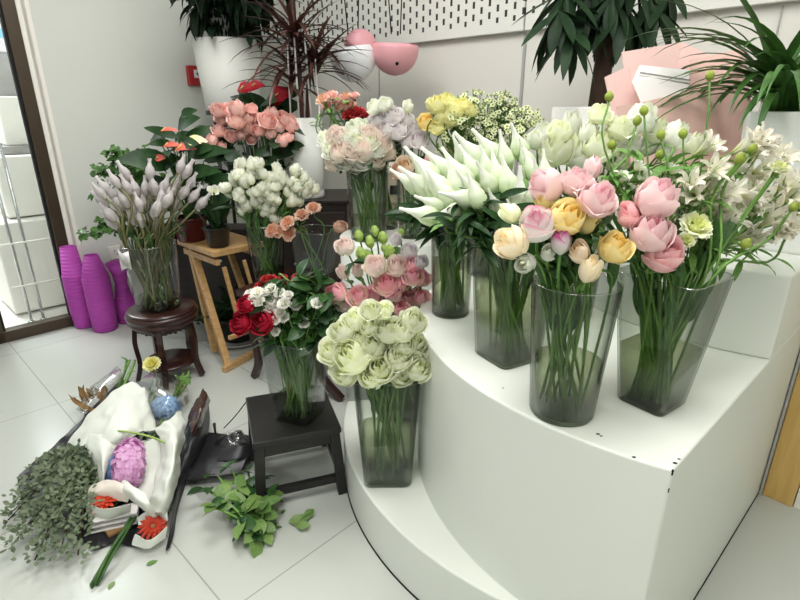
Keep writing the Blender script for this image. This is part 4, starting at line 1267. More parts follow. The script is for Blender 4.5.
def corner(F, L_, z, pad=0.0):
    """square standing on the level z, from its near corner and its left corner: centre, half side, turn"""
    f_, l_ = G(F[0], F[1], z), G(L_[0], L_[1], z); e = l_ - f_; n_ = Vector((e.y, -e.x, 0))
    if n_.y < 0: n_ = -n_
    h_ = e.length / 2 + pad
    return f_ + e.normalized() * h_ + n_.normalized() * h_, h_, math.atan2(e.y, e.x)


V['front'] = Vase(off(G(559, 427, Z2), .066), Z2, .30, .0875, .068, False, 0, .42, 'round glass vase of pink, yellow and bicolour roses on the podium front')
c, hb, sr = corner((661, 420), (614, 398), Z2)
V['right'] = Vase(c, Z2, .305, hb + .032, hb, True, sr, .45, 'square glass vase with pink roses, pods and alstroemeria, right end of the podium')
c, hb, sr = corner((504, 372), (472, 352), Z2)
V['mid'] = Vase(c, Z2, .30, hb + .018, hb, True, sr, .72, 'square glass vase of white beaked tulips beside the round rose vase')
V['back'] = Vase(off(G(450, 320, Z2), .062), Z2, .30, .068, .060, False, 0, .6, 'round glass vase of white beaked tulips at the podium left edge')
V['low'] = Vase(off(G(388, 489, Z1), .078), Z1, .385, .100, .076, True, .02, .42, 'square glass vase of pale green roses on the low white step')
V['lowback'] = Vase((.0, 1.78), Z1, .38, .09, .07, False, 0, .4, 'glass vase of pink and lime roses behind the pale green roses')
c = off(G(301, 426, .28), .078)
V['stool'] = Vase(c, .28, .315, .094, .070, True, R(-22), .27, 'square glass vase of red and white flowers on the black stool', glass='vase_plastic')
V['white'] = Vase(off(G(270, 286, DZ), .06), DZ, .30, .095, .072, False, 0, .25, 'glass vase of white and lime blossoms on the dark side table')
V['salmon'] = Vase((-.40, 2.46), DZ, .285, .098, .080, True, R(-22), 0, 'square clear plastic bin with salmon carnations on the dark side table', glass='vase_plastic')
V['blush'] = Vase((-.135, 2.20), PLZ, .30, .088, .075, False, 0, .33, 'tall glass vase of blush roses on the round plinth')
V['mixed'] = Vase((.06, 2.24), PLZ, .28, .075, .062, False, 0, .4, 'dark-watered glass vase with lilac and yellow roses on the plinth')
V['carn'] = Vase((-.06, 2.415), PLZ, .28, .062, .05, False, 0, .4, 'glass vase of pink carnations behind the blush roses')
V['wax'] = Vase((.34, 2.02), Z2, .32, .085, .07, False, 0, .4, 'glass vase of yellow and tiny white flowers behind the tulips')
V['green'] = Vase((.545, 1.56), Z2, .32, .085, .065, False, 0, .4, 'glass vase of greenish white roses behind the pink roses')
V['alstro'] = V['right']
V['calla'] = Vase((RC.x - .01, RC.y, 0), .385, .33, .125, .105, False, 0, .18, 'wide plastic-wrapped glass vase of mauve callas on the round stand', glass='vase_plastic')

lab_ = empty('plastic_sleeve', V['calla'].c + ZV * .0, 'white plastic sleeve corner clipped to the mauve calla vase', 'sleeve')
mb = MB()
for (xa, xb, za, zb, dr) in ((-.125, -.055, .33, .385, -.6), (-.10, -.05, .25, .325, -.7)):
    r_ = .137; vs = []
    for j in range(3):
        for i in range(5):
            a = R(180 + 20 + 55 * i / 4); vs.append((r_ * math.cos(a), r_ * math.sin(a), za + (zb - za) * j / 2 - .012 * i * (1 if za > .3 else -1)))
    mb.grid(vs, 5, 3)
o = mb.build('sleeve_sheet', [M['card_white']], lab_); o.location.z = -.05; so = o.modifiers.new('thickness', 'SOLIDIFY'); so.thickness = .001

# --- front vase, one by one
q = random.Random(100)
def put(vk, name, mesh, px, py, dY, spx, ax, label=None, cat='rose', **k):
    k.setdefault('inner', 2 if name == 'rose' else 1)
    v = V[vk]; p = D(px, py, v.c.y + dY); return cut_flower(v, name, mesh, p, spx / ppm(p), aim(*ax), label, cat, q=q, **k)


GF = 'roses in the round front vase'
put('front', 'rose', rose('rose_cream_yellow', 1, 1), 513, 243, -.10, 36, (-.75, .45, .5), 'cream-yellow rose leaning out left over the square vase', group=GF, leaves=2)
put('front', 'rose', rose('rose_bicolor', 1, 2), 537, 226, -.10, 38, (-.25, .65, .75), 'white rose with bright pink heart, left of the orange-yellow one', group=GF, leaves=2)
put('front', 'rose', rose('rose_yellow', 1, 3), 566, 219, -.09, 38, (.1, .5, .85), 'orange-yellow rose in the bunch centre', group=GF, leaves=2)
put('front', 'rose', rose('rose_yellow', 0, 4), 584, 224, -.05, 26, (.6, .4, .5), 'orange-yellow rose half hidden right of the central yellow one', group=GF)
put('front', 'rose', rose('rose_yellow', 0, 5), 546, 205, -.04, 26, (-.4, .6, .5), 'yellow rose half hidden under the left pink one', group=GF)
put('front', 'rose', rose('rose_pink', 1, 6), 548, 187, -.03, 38, (-.75, .5, .35), 'pink rose facing left, leftmost of the upper pink trio', group=GF, leaves=1)
put('front', 'rose', rose('rose_pink', 2, 7), 576, 182, -.04, 34, (0, .85, .5), 'pink rose seen from above, middle of the upper pink trio', group=GF, leaves=1)
put('front', 'rose', rose('rose_pink', 2, 8), 597, 199, -.08, 40, (.2, .6, .8), 'large open pink rose, right of the upper pink trio', group=GF, leaves=2)
put('front', 'rose', rose('rose_pink', 0, 9), 592, 171, .04, 24, (.2, .95, .2), 'small pink rose bud behind the upper pink trio', group=GF)
put('front', 'rose', rose('rose_white_magenta', 0, 10), 561, 244, -.11, 26, (0, .95, .3), 'small white rose with magenta top below the orange-yellow rose', group=GF)
put('front', 'rose', rose('rose_white', 0, 11), 527, 263, -.10, 26, (-.5, -.2, .7), 'white rose hanging below the cream-yellow one', group=GF)
put('front', 'rose', rose('rose_white', 0, 12), 548, 254, -.09, 20, (-.2, .4, .8), 'small white rose beside the magenta-topped one', group=GF)
put('front', 'rose', rose('rose_peach', 0, 13), 580, 254, -.10, 27, (-.5, .4, .7), 'peach rose bud above the pale yellow bud at the rim', group=GF)
put('front', 'rose', rose('rose_cream_yellow', 0, 14), 589, 272, -.11, 29, (.1, .75, .6), 'pale yellow rose bud lowest at the vase rim', group=GF)
put('front', 'rose', rose('rose_yellow', 1, 15), 614, 249, -.08, 34, (.1, .6, .8), 'round yellow rose on the right, below the deep pink bud', group=GF, leaves=2)
put('front', 'rose', rose('rose_green_white', 0, 16), 512, 214, -.06, 24, (-.8, .4, .4), 'pale green rose bud left of the white and pink rose', group=GF)
for i, (px, py) in enumerate([(560, 262), (600, 235), (540, 250), (575, 240), (592, 245), (532, 240), (605, 225), (555, 228)]):
    put('front', 'leaf_sprig', leaf_mesh('rose_leaf'), px, py, -.05 + .02 * (i % 3), 34, (q.uniform(-.8, .8), q.uniform(-.3, .6), .5), None, 'greenery', group='rose greenery in the round front vase', desc='dark green rose leaf sprig among the front roses', leaves=5, part='tip_leaf', hh=.0)

# --- right vase
GR = 'roses in the right square vase'
put('right', 'rose', rose('rose_pink', 1, 21), 656, 201, -.07, 44, (.15, .8, .55), 'large pink rose, topmost of the stacked right three', group=GR, leaves=2)
put('right', 'rose', rose('rose_deep_pink', 0, 22), 630, 218, -.06, 30, (-.55, .55, .5), 'deep pink rose bud leaning left beside the stacked three', group=GR, leaves=1)
put('right', 'rose', rose('rose_pink', 1, 23), 651, 235, -.10, 42, (-.1, .7, .7), 'pink rose, middle of the stacked right three', group=GR, leaves=2)
put('right', 'rose', rose('rose_deep_pink', 1, 24), 663, 255, -.10, 40, (.05, .45, .85), 'pink rose, lowest of the stacked right three', group=GR, leaves=2)
put('right', 'carnation', carnation('carnation_cream', 3), 699, 223, -.03, 30, (.1, .5, .85), 'cream-lime carnation right of the pink roses', 'carnation', group='carnations in the right square vase')
put('right', 'carnation', carnation('carnation_cream', 4), 688, 239, -.05, 17, (.1, .3, .9), 'small lime carnation bud below the cream one', 'carnation', group='carnations in the right square vase')
put('right', 'carnation', carnation('carnation_cream', 5), 690, 195, .02, 22, (-.1, .6, .8), 'cream carnation half hidden above the lime one', 'carnation', group='carnations in the right square vase')
for i, (px, py) in enumerate([(609, 98), (644, 112), (637, 122), (612, 146), (661, 136), (683, 135), (660, 156), (710, 77)]):
    put('right', 'poppy_pod', pod(1), px, py, .04 + .02 * (i % 4), 9.5, (q.uniform(-.2, .2), 1, .1), None, 'seed pod', group='pods above the right square vase', desc='round green seed pod on thin bare stem', stem_r=.002, part='pod')
for i, (px, py, r_) in enumerate(spread(655, 190, 52, 48, 26, 5)):
    put('right', 'leaf_sprig', leaf_mesh('slim'), px, py, .03 + .05 * r_ * q.random(), 40, (q.uniform(-.5, .5), .8, .3), None, 'greenery', group='greenery in the right square vase', desc='slim green leafy stem by the right pink roses', leaves=5, leaf='slim', leaf_l=.075, part='tip_leaf', hh=0)
for i, (px, py, s_) in enumerate([(622, 176, 18), (640, 165, 16), (675, 168, 16), (632, 188, 14), (668, 180, 14), (683, 212, 16), (648, 176, 16)]):
    put('right', 'spray_flower', blossom('eustoma_white', i % 3), px, py, .04, s_, (q.uniform(-.6, .6), .6, .5), None, 'flower', group='small white sprays in the right square vase', desc='small cream-green blossom behind the right pink roses', part='bloom')

# --- pale alstroemeria, far right
for i, (px, py) in enumerate([(702, 150), (741, 148), (690, 186), (727, 193), (757, 192), (783, 186), (768, 222), (790, 232), (742, 238), (783, 163), (760, 170), (716, 212), (712, 170), (795, 205), (735, 168), (756, 152), (700, 205), (775, 205), (728, 224), (752, 212)]):
    v = V['alstro']; p = D(px, py, v.c.y + .06 + .0012 * (px - 690) + q.uniform(-.07, .05)); ex = []
    for k in range(1 + i % 2):
        p2 = D(px + q.uniform(-16, 16), py + q.uniform(-10, 12), p.y + q.uniform(-.03, .03)); ex.append((alstro(q.randint(0, 4)), p2, 25 / ppm(p2), aim(q.uniform(-.6, .8), q.uniform(-.1, .7), .8)))
    cut_flower(v, 'alstroemeria', alstro(i % 5), p, 27 / ppm(p), aim(q.uniform(-.5, .8), q.uniform(0, .6), .8), q=q, cat='alstroemeria', group='alstroemeria at the right end', desc='pale blush alstroemeria stem', extra=ex, leaves=7, leaf='slim', leaf_l=.07, hh=.3, inner=2)
for i, (px, py, s_, m_) in enumerate([(781, 165, 20, 'carnation_cream'), (752, 150, 12, 'pod'), (778, 172, 10, 'pod'), (739, 160, 14, 'pod'), (745, 245, 14, 'pod'), (793, 208, 12, 'pod')]):
    put('alstro', 'carnation' if m_ != 'pod' else 'poppy_pod', carnation(m_, 6) if m_ != 'pod' else pod(1), px, py, .0, s_ * (1 if m_ != 'pod' else .8), (.2, .7, .6), 'cream-lime carnation at far right before the white planter' if m_ != 'pod' else None, 'carnation' if m_ != 'pod' else 'seed pod', group='lime heads among the alstroemeria', desc=None if m_ != 'pod' else 'lime green pod among the alstroemeria')

# --- greenish white roses behind
for i, (px, py, s_) in enumerate([(600, 114, 22), (571, 128, 26), (556, 152, 34), (588, 137, 24), (598, 149, 32), (585, 158, 34), (621, 128, 26), (640, 120, 30), (656, 130, 28), (674, 136, 28), (560, 133, 24), (544, 132, 20), (610, 140, 26), (630, 142, 24), (575, 146, 22), (536, 142, 20), (690, 146, 22), (648, 146, 26), (615, 160, 26), (665, 152, 22)]):
    v = V['green']; p = D(px, py, v.c.y + q.uniform(-.08, .02)); o_ = 1 if s_ > 28 else q.choice((0, 1, 2))
    cut_flower(v, 'rose', rose('rose_white' if i % 2 else 'rose_green_white', o_, 30 + i % 4), p, s_ / ppm(p) * 1.05, bloom_axis(p, v, .5, .3), q=q, cat='rose', group='greenish white roses behind the pink ones', desc='greenish white rose behind the pink roses', leaves=2)

# --- beaked white tulips
TU = [  # tip x, y, body x, y, vase, dY
    (401, 167, 428, 189, 'back', -.10), (405, 149, 430, 176, 'back', -.04), (425, 146, 449, 173, 'back', -.02), (442, 150, 463, 180, 'back', -.08), (455, 133, 479, 160, 'back', 0), (451, 137, 463, 160, 'back', .02),
    (475, 128, 494, 155, 'back', .03), (400, 210, 430, 216, 'back', -.16), (431, 216, 460, 211, 'mid', .06), (440, 192, 468, 199, 'mid', .02), (476, 162, 490, 186, 'mid', .06), (512, 123, 520, 150, 'mid', .16), (504, 155, 509, 186, 'mid', .05),
    (533, 176, 530, 200, 'mid', -.02), (524, 148, 532, 172, 'mid', .10), (487, 190, 496, 208, 'mid', 0), (470, 172, 478, 200, 'mid', 0), (498, 132, 505, 160, 'mid', .14), (545, 150, 545, 175, 'mid', .06), (415, 158, 440, 192, 'back', -.12), (520, 168, 519, 205, 'mid', .0), (425, 172, 447, 200, 'back', -.14),
      (462, 145, 474, 172, 'back', -.03), (490, 150, 497, 178, 'mid', .09), (415, 196, 438, 206, 'back', -.15), (482, 146, 488, 172, 'mid', .10), (455, 172, 473, 190, 'mid', .05), (518, 140, 527, 162, 'mid', .14), (536, 160, 538, 188, 'mid', .04), (508, 200, 515, 218, 'mid', -.03), (447, 160, 455, 190, 'back', -.11), (390, 172, 415, 186, 'back', -.06)]
for i, (tx, ty, bx, by, vk, dy) in enumerate(TU):
    v = V[vk]; Y = v.c.y + dy; b = D(bx, by, Y); tp = D(tx, ty, Y - .01); ax = (tp - b); L = ax.length * 1.50; ax.normalize()
    cut_flower(v, 'tulip', spathe('tulip_white', TULIP, 3, 1.35, i % 5, .05), b, L, ax, q=q, cat='tulip', group='white beaked tulips on the podium', desc='white tulip with long pointed beak', hh=.30, leaves=2, leaf='slim', leaf_l=.10, stem_r=.0042, inner=3)
for vk in ('mid', 'back'):
    for i, (px, py, r_) in enumerate(spread(*((488, 222, 34, 26) if vk == 'mid' else (442, 215, 24, 18)), 26, 3)):
        put(vk, 'leaf_sprig', leaf_mesh('deep'), px, py, -.02 + .05 * q.random(), 40, inner=4, stem_r=.0038, ax=(q.uniform(-.9, .5), q.uniform(-.1, .7), .5), cat='greenery', group='tulip leaves on the podium', desc='dark green tulip leaf stem under the white beaked heads', leaves=4, leaf='deep', leaf_l=.09, part='tip_leaf', hh=0)
put('back', 'rose', rose('rose_peach', 0, 13), 494, 170, .06, 14, (0, .5, .8), 'tiny peach bud peeping between the white tulips', group='small buds between the tulips')
put('back', 'rose', rose('rose_deep_pink', 0, 22), 429, 160, .10, 11, (0, .5, .8), 'tiny pink bud above the white tulips at left', group='small buds between the tulips')

# --- yellow and waxflower bunch behind the tulips
for i, (px, py, r_) in enumerate(spread(484, 124, 44, 30, 15, 6)):
    p = D(px, py, 1.98 + q.uniform(-.06, .06)); v = V['wax']
    cut_flower(v, 'waxflower', waxspray(i % 4, 40), p, q.uniform(34, 42) / ppm(p), bloom_axis(p, v, .3, .3), q=q, cat='waxflower', group='waxflower behind the tulips', desc='bushy spray of tiny white-green flowers', hh=.6)
for i, (px, py, s_) in enumerate([(437, 105, 22), (447, 101, 18), (455, 108, 22), (441, 116, 20), (463, 105, 16), (450, 118, 20), (470, 110, 16), (438, 128, 16)]):
    p = D(px, py, 1.92); cut_flower(V['wax'], 'carnation', rose('yellow_cluster', 2, i % 3), p, s_ / ppm(p), aim(q.uniform(-.5, .3), .7, .6), q=q, cat='carnation', group='yellow carnations behind the tulips', desc='pale yellow carnation left of the tiny white flowers')
# --- lilac and yellow mix
for i, (px, py, s_, m_, o_) in enumerate([(378, 120, 22, 'rose_lilac', 2), (392, 116, 22, 'rose_lilac', 2), (404, 120, 20, 'rose_lilac', 2), (398, 130, 22, 'rose_lilac', 2), (386, 130, 18, 'rose_lilac', 1), (411, 131, 18, 'rose_lilac', 1), (420, 140, 20, 'rose_lilac', 2), (408, 108, 14, 'rose_white', 0), (374, 108, 16, 'rose_white', 1), (385, 105, 16, 'rose_white', 1), (408, 142, 16, 'rose_lilac', 1)]):
    v = V['mixed']; p = D(px, py, 2.16 + q.uniform(-.03, .05)); cut_flower(v, 'rose', rose(m_, o_, 40 + i % 3), p, s_ / ppm(p), bloom_axis(p, v, .7, .2), q=q, cat='rose', group='lilac-white roses on the plinth', desc='lilac-white rose right of the blush roses', leaves=3)
for (px, py, s_, m_, o_, lb) in ((427, 122, 20, 'rose_yellow', 2, 'yellow rose left of the pale yellow carnations'), (405, 168, 22, 'rose_peach', 1, 'peach rose left of the tulips, above the dark vase'), (398, 172, 16, 'carnation_salmon', 1, 'salmon bloom at the tulips left edge, above the dark vase'), (448, 152, 14, 'rose_peach', 1, 'small tan rose behind the leftmost tulips'), (434, 112, 12, 'rose_white', 0, 'pale green bud above the yellow rose')):
    v = V['mixed']; p = D(px, py, 2.12); cut_flower(v, 'rose', rose(m_, o_, 44), p, s_ / ppm(p), bloom_axis(p, v, .7, .2), lb, 'rose', 'warm roses on the plinth', q=q, leaves=3)
# --- pink carnations, back
for i, (px, py, s_) in enumerate([(322, 97, 15), (330, 93, 14), (337, 98, 14), (345, 95, 13), (353, 94, 12), (326, 104, 13), (340, 105, 12), (350, 103, 12)]):
    v = V['carn']; p = D(px, py, 2.40 + q.uniform(-.03, .03)); cut_flower(v, 'carnation', carnation('carnation_salmon' if i % 3 == 0 else 'begonia_pink', i % 3), p, s_ / ppm(p), bloom_axis(p, v, .4, .4), q=q, cat='carnation', group='pink carnations behind the blush roses', desc='small pink carnation below the pendant lamps', leaves=2, leaf='slim', leaf_l=.05)
for i, (px, py, s_) in enumerate([(356, 111, 18), (366, 114, 16), (378, 104, 12), (348, 112, 14)]):
    v = V['carn']; p = D(px, py, 2.36); cut_flower(v, 'carnation', carnation('carnation_red', i % 2), p, s_ / ppm(p), bloom_axis(p, v, .5, .3), q=q, cat='carnation', group='dark red carnations behind the blush roses', desc='dark red carnation behind the blush roses', leaves=2)
for i, (px, py, r_) in enumerate(spread(340, 112, 24, 14, 10, 9)):
    put('carn', 'leaf_sprig', leaf_mesh('slim'), px, py, -.03, 26, (q.uniform(-.4, .4), .9, .3), None, 'greenery', group='greenery behind the blush roses', desc='slim green sprig among the pink carnations', leaves=4, leaf='slim', leaf_l=.05, part='tip_leaf', hh=0)
# --- blush roses
for i, (px, py, r_) in enumerate(spread(358, 147, 33, 21, 26, 11)):
    v = V['blush']; p = D(px, py, v.c.y - .13 * math.sqrt(max(0, 1 - r_ * r_)) + .02); cut_flower(v, 'rose', rose(('rose_blush', 'rose_blush', 'rose_white')[i % 3] if py > 140 else ('rose_blush', 'rose_white')[i % 2], 2 if i % 3 else 1, 50 + i % 4), p, q.uniform(19, 23) / ppm(p), bloom_axis(p, v, .6, .1), q=q, cat='rose', group='blush roses in the tall plinth vase', desc='cream-blush rose above the plinth vase', leaves=3, inner=2)
# --- pink and lime roses
for i, (px, py, s_, m_, o_) in enumerate([(345, 247, 19, 'rose_cream_pink', 1), (344, 273, 16, 'rose_cream_pink', 0), (358, 271, 16, 'rose_cream_pink', 0), (375, 267, 22, 'rose_cream_pink', 1), (397, 266, 22, 'rose_cream_pink', 2), (409, 252, 18, 'rose_lilac', 1), (414, 265, 18, 'rose_lime_pink', 2), (396, 241, 14, 'rose_lilac', 0), (337, 294, 22, 'rose_lime_pink', 1), (345, 305, 18, 'rose_cream_pink', 1), (358, 296, 20, 'rose_lime_pink', 2), (371, 296, 22, 'rose_lime_pink', 2), (386, 284, 24, 'rose_lime_pink', 2), (393, 294, 18, 'rose_lime_pink', 1), (413, 276, 20, 'rose_lime_pink', 2), (405, 299, 22, 'rose_lime_pink', 2), (420, 298, 20, 'rose_lime_pink', 1), (424, 279, 16, 'rose_lime_pink', 1), (401, 309, 16, 'rose_deep_pink', 1), (399, 282, 20, 'rose_lime_pink', 2), (384, 303, 18, 'rose_lime_pink', 1), (421, 262, 14, 'rose_lilac', 1)]):
    v = V['lowback']; p = D(px, py, v.c.y - .10 + q.uniform(-.05, .04)); cut_flower(v, 'rose', rose(m_, o_, 60 + i % 4), p, s_ / ppm(p) * 1.08, bloom_axis(p, v, .55, .2), q=q, cat='rose', group='pink and cream roses behind the pale green ones', desc='pink and cream rose behind the pale green roses', leaves=3)
for i, (px, py, s_) in enumerate([(359, 236, 11), (370, 242, 12), (375, 231, 10), (383, 238, 12), (390, 253, 15), (361, 254, 13), (368, 256, 12), (401, 233, 8), (384, 248, 8)]):
    v = V['lowback']; p = D(px, py, v.c.y - .06); cut_flower(v, 'flower_bud', spathe('bud_lime', LIMEB, 3, 1.3, 7, .03), p, s_ / ppm(p) * 1.2, bloom_axis(p, v, .3, .5), q=q, cat='bud', group='lime buds above the pink roses', desc='plump lime green bud above the pink roses', hh=.45)
# --- pale green roses
for i, (px, py, s_) in enumerate([(370, 310, 20), (384, 311, 18), (355, 321, 24), (369, 325, 22), (389, 331, 29), (343, 332, 26), (332, 350, 28), (353, 356, 37), (371, 347, 31), (380, 368, 31), (397, 358, 28), (413, 322, 26), (413, 344, 28), (402, 331, 25), (417, 369, 26), (401, 373, 26), (346, 374, 24), (371, 378, 22), (360, 338, 24), (419, 356, 20), (401, 345, 26), (338, 366, 20)]):
    v = V['low']; p = D(px, py, v.c.y - .12 + .0009 * abs(px - 375) + q.uniform(-.03, .02)); cut_flower(v, 'rose', rose('rose_green_white', 1 if i % 3 else 2, 70 + i % 5), p, s_ / ppm(p) * 1.1, bloom_axis(p, v, .35, .15), q=q, cat='rose', group='pale green roses on the low step', desc='pale green-white rose on the low step', leaves=2, stem_r=.0040, inner=3)
# --- red and white bunch on the stool
for (px, py, s_, lb) in ((246, 304, 19, 'dark red rose, upper one of the three at left'), (241, 323, 24, 'dark red rose, lower left of the three'), (263, 322, 25, 'dark red rose, lower right of the three')):
    v = V['stool']; p = D(px, py, v.c.y - .08); cut_flower(v, 'rose', rose('rose_red', 2, 80), p, s_ / ppm(p), bloom_axis(p, v, .8, .1, -.2), lb, 'rose', 'dark red roses over the black stool', q=q, leaves=2)
for i, (px, py, s_) in enumerate([(249, 293, 13), (256, 291, 13), (270, 287, 12), (279, 291, 12), (265, 291, 11), (258, 300, 12), (270, 298, 12), (260, 307, 11), (275, 301, 11), (283, 302, 13), (296, 304, 12), (279, 311, 12), (275, 319, 11), (283, 316, 12), (269, 307, 12), (288, 294, 10), (317, 302, 12), (304, 322, 12), (275, 331, 10), (252, 298, 12)]):
    v = V['stool']; p = D(px, py, v.c.y - .07 + q.uniform(-.03, .03)); cut_flower(v, 'carnation', carnation('carnation_white', i % 3), p, s_ / ppm(p) * .95, bloom_axis(p, v, .6, .3), q=q, cat='carnation', group='small white carnations over the black stool', desc='small ivory carnation beside the dark red roses', stem_r=.002)
for i, (px, py, s_) in enumerate([(298, 275, 10), (300, 290, 9), (287, 283, 10), (278, 283, 11), (270, 277, 11), (265, 277, 9), (259, 284, 10), (325, 280, 10), (309, 279, 9), (293, 281, 8), (283, 276, 8)]):
    v = V['stool']; p = D(px, py, v.c.y + .03); cut_flower(v, 'carnation', carnation('carnation_red', i % 3), p, s_ / ppm(p) * 1.1, bloom_axis(p, v, .4, .4), q=q, cat='carnation', group='small red carnations over the black stool', desc='small red spray carnation behind the ivory ones', stem_r=.002, leaves=2, leaf='slim', leaf_l=.05)
for i, (px, py, r_) in enumerate(spread(300, 312, 38, 36, 60, 13)):
    put('stool', 'leaf_sprig', leaf_mesh('rose_leaf' if i % 2 else 'deep'), px, py, -.05 + .08 * q.random(), 24, (q.uniform(-.8, .8), q.uniform(-.2, .8), .5), None, 'greenery', group='greenery over the black stool', desc='dark green leafy sprig in the red and white bunch', leaves=6, leaf='deep' if i % 3 else 'rose_leaf', leaf_l=.07, part='tip_leaf', hh=0)
# --- white and lime blossoms
for i, (px, py, r_) in enumerate(spread(264, 187, 42, 27, 22, 15)):
    v = V['white']; p = D(px, py, v.c.y - .10 * math.sqrt(max(0, 1 - r_ * r_)) + q.uniform(-.02, .03)); ex = []
    for k in range(3):
        p2 = D(px + q.uniform(-9, 9), py + q.uniform(-8, 8), p.y + q.uniform(-.03, .03)); ex.append((rose('eustoma_white', q.choice((0, 0, 1)), 95 + q.randint(0, 2)), p2, q.uniform(9, 13) / ppm(p2), bloom_axis(p2, v, .4, .3, q.uniform(-.5, .5))))
    cut_flower(v, 'freesia', rose('eustoma_white', i % 2, 97 + i % 3), p, q.uniform(12, 15) / ppm(p), bloom_axis(p, v, .5, .3, q.uniform(-.3, .3)), q=q, cat='freesia', group='white sprays above the side table', desc='white and lime blossom spray', extra=ex, leaves=3, leaf='slim', leaf_l=.06, stem_r=.0028, inner=2)
for i, (px, py, r_) in enumerate(spread(268, 205, 36, 20, 12, 17)):
    put('white', 'leaf_sprig', leaf_mesh('deep'), px, py, q.uniform(-.04, .05), 26, (q.uniform(-.6, .6), q.uniform(.2, .8), .4), None, 'greenery', group='greenery above the side table', desc='dark green sprig under the white sprays', leaves=4, leaf='deep', leaf_l=.07, part='tip_leaf', hh=0)
# --- salmon carnations
for (px, py, s_, lb) in ((313, 206, 13, 'salmon carnation standing highest over the clear bin'), (301, 213, 13, 'salmon carnation just left of the highest one'), (286, 221, 14, 'salmon carnation topping the tan cluster'), (270, 229, 14, 'tan carnation leftmost of the cluster by the clear bin'), (278, 230, 13, 'tan carnation in the middle of the cluster'), (288, 233, 13, 'tan carnation rightmost of the cluster at the bin rim'), (340, 227, 13, 'salmon rose on a leaning stem right of the clear bin')):
    v = V['salmon']; p = D(px, py, v.c.y - .06); cut_flower(v, 'carnation', carnation('carnation_salmon', 1) if px != 340 else rose('carnation_salmon', 1, 44), p, s_ / ppm(p) * 1.1, bloom_axis(p, v, .6, .4), lb, 'carnation' if px != 340 else 'rose', 'salmon blooms in the clear bin', q=q, leaves=1, leaf='slim', leaf_l=.04)
# --- mauve callas
for i, (px, py) in enumerate([(95, 193), (97, 201), (104, 214), (110, 181), (109, 195), (120, 173), (122, 187), (116, 211), (125, 198), (131, 212), (139, 202), (145, 172), (149, 187), (140, 188), (159, 187), (156, 198), (147, 217), (157, 209), (166, 192), (171, 204), (176, 166), (182, 171), (186, 183), (189, 196), (197, 203), (152, 222), (136, 219), (130, 188), (113, 204), (171, 184), (100, 188), (127, 218), (134, 204), (163, 200), (152, 208), (144, 196), (179, 192), (106, 222), (119, 200)]):
    v = V['calla']; px += 5; p = D(px, py, v.c.y - .05 + q.uniform(-.08, .06)); L = q.uniform(20, 25) / ppm(p)
    ax = aim((px - 150) / 55 + q.uniform(-.15, .15), .95, .2)
    cut_flower(v, 'calla', spathe('calla_mauve', CALLA, 2, 1.9, i % 4, .06, 'calla_stem'), p, L, ax, q=q, cat='calla', group='mauve callas on the round stand', desc='pale mauve calla bud on the round stand', hh=.4, stem_m='calla_stem', stem_r=.0046, inner=1)
for i, (px, py, r_) in enumerate(spread(155, 225, 26, 10, 8, 19)):
    put('calla', 'leaf_sprig', leaf_mesh('deep'), px, py, q.uniform(-.05, .05), 30, (q.uniform(-.6, .6), .6, .4), None, 'greenery', group='greenery among the mauve callas', desc='dark leaf stem among the mauve callas', leaves=3, leaf='deep', leaf_l=.10, part='tip_leaf', hh=0)


# ------------------------------------------------------------------ sheets of paper and film
def sheet(name, rows, mat, parent=None, sub=2, thick=.0015, crumple=.0, seed=1, label=None, cat=None, group=None, origin=None):
    """rows of (x, y, height) picked from the photograph; smoothed and given a thickness"""
    pts = [[G(x, y, z) for x, y, z in r] for r in rows]
    o0 = origin if origin is not None else Vector((0, 0, 0))
    if origin is None and parent is None:
        o0 = sum((p for r in pts for p in r), Vector()) / sum(len(r) for r in pts); o0.z = 0
    # refine with splines in both directions
    rr = [catmull(r, 6) for r in pts]; cols = [catmull([r[i] for r in rr], 6) for i in range(len(rr[0]))]
    nu = len(cols); nv = len(cols[0]); mb = MB(); vs = []
    for j in range(nv):
        for i in range(nu):
            p = cols[i][j].copy()
            if crumple:
                k = mnoise.noise_vector(p * 16 + Vector((seed * 7.3, 0, 0))) * crumple + mnoise.noise_vector(p * 46 + Vector((0, seed * 3.1, 0))) * crumple * .6
                p += Vector((k.x * .6, k.y * .6, abs(k.z)))
            p.z = max(p.z, .002 + .0005 * (seed % 5)); vs.append(p - o0)
    mb.grid(vs, nu, nv)
    o = mb.build(name, [M[mat]], parent, o0 if parent is None else (0, 0, 0))
    s = o.modifiers.new('thickness', 'SOLIDIFY'); s.thickness = thick; s.offset = 1
    ss = o.modifiers.new('smooth', 'SUBSURF'); ss.levels = 1; ss.render_levels = 1
    return tag(o, label, cat, group)


# floor bouquets: black sheet below
sheet('wrapping_paper', [[(20, 478, .03), (60, 440, .05), (92, 408, .07), (122, 380, .09)], [(24, 505, .02), (75, 465, .015), (120, 430, .015), (150, 392, .04)], [(60, 530, .012), (95, 500, .008), (150, 470, .008), (182, 420, .03)], [(92, 552, .005), (115, 545, .004), (160, 540, .006), (180, 470, .04)]], 'black_paper', crumple=.02, seed=3, label='black wrapping paper spread under the bouquets on the floor', cat='wrapping paper')
sheet('wrapping_paper', [[(165, 555, .01), (176, 500, .06), (182, 440, .10), (196, 398, .10)], [(172, 540, .01), (182, 490, .02), (195, 440, .12), (204, 398, .13)], [(180, 500, .004), (190, 470, .01), (208, 440, .06), (210, 402, .06)]], 'black_paper', crumple=.015, seed=4, label='black paper sleeve standing up right of the floor bouquets', cat='wrapping paper')
sheet('wrapping_paper', [[(188, 420, .13), (198, 400, .17), (203, 388, .18)], [(192, 432, .15), (202, 410, .20), (208, 396, .18)], [(198, 440, .10), (207, 415, .13), (210, 400, .12)]], 'brown_foil', crumple=.02, seed=5, label='crinkled brown foil sleeve above the black paper', cat='wrapping paper')
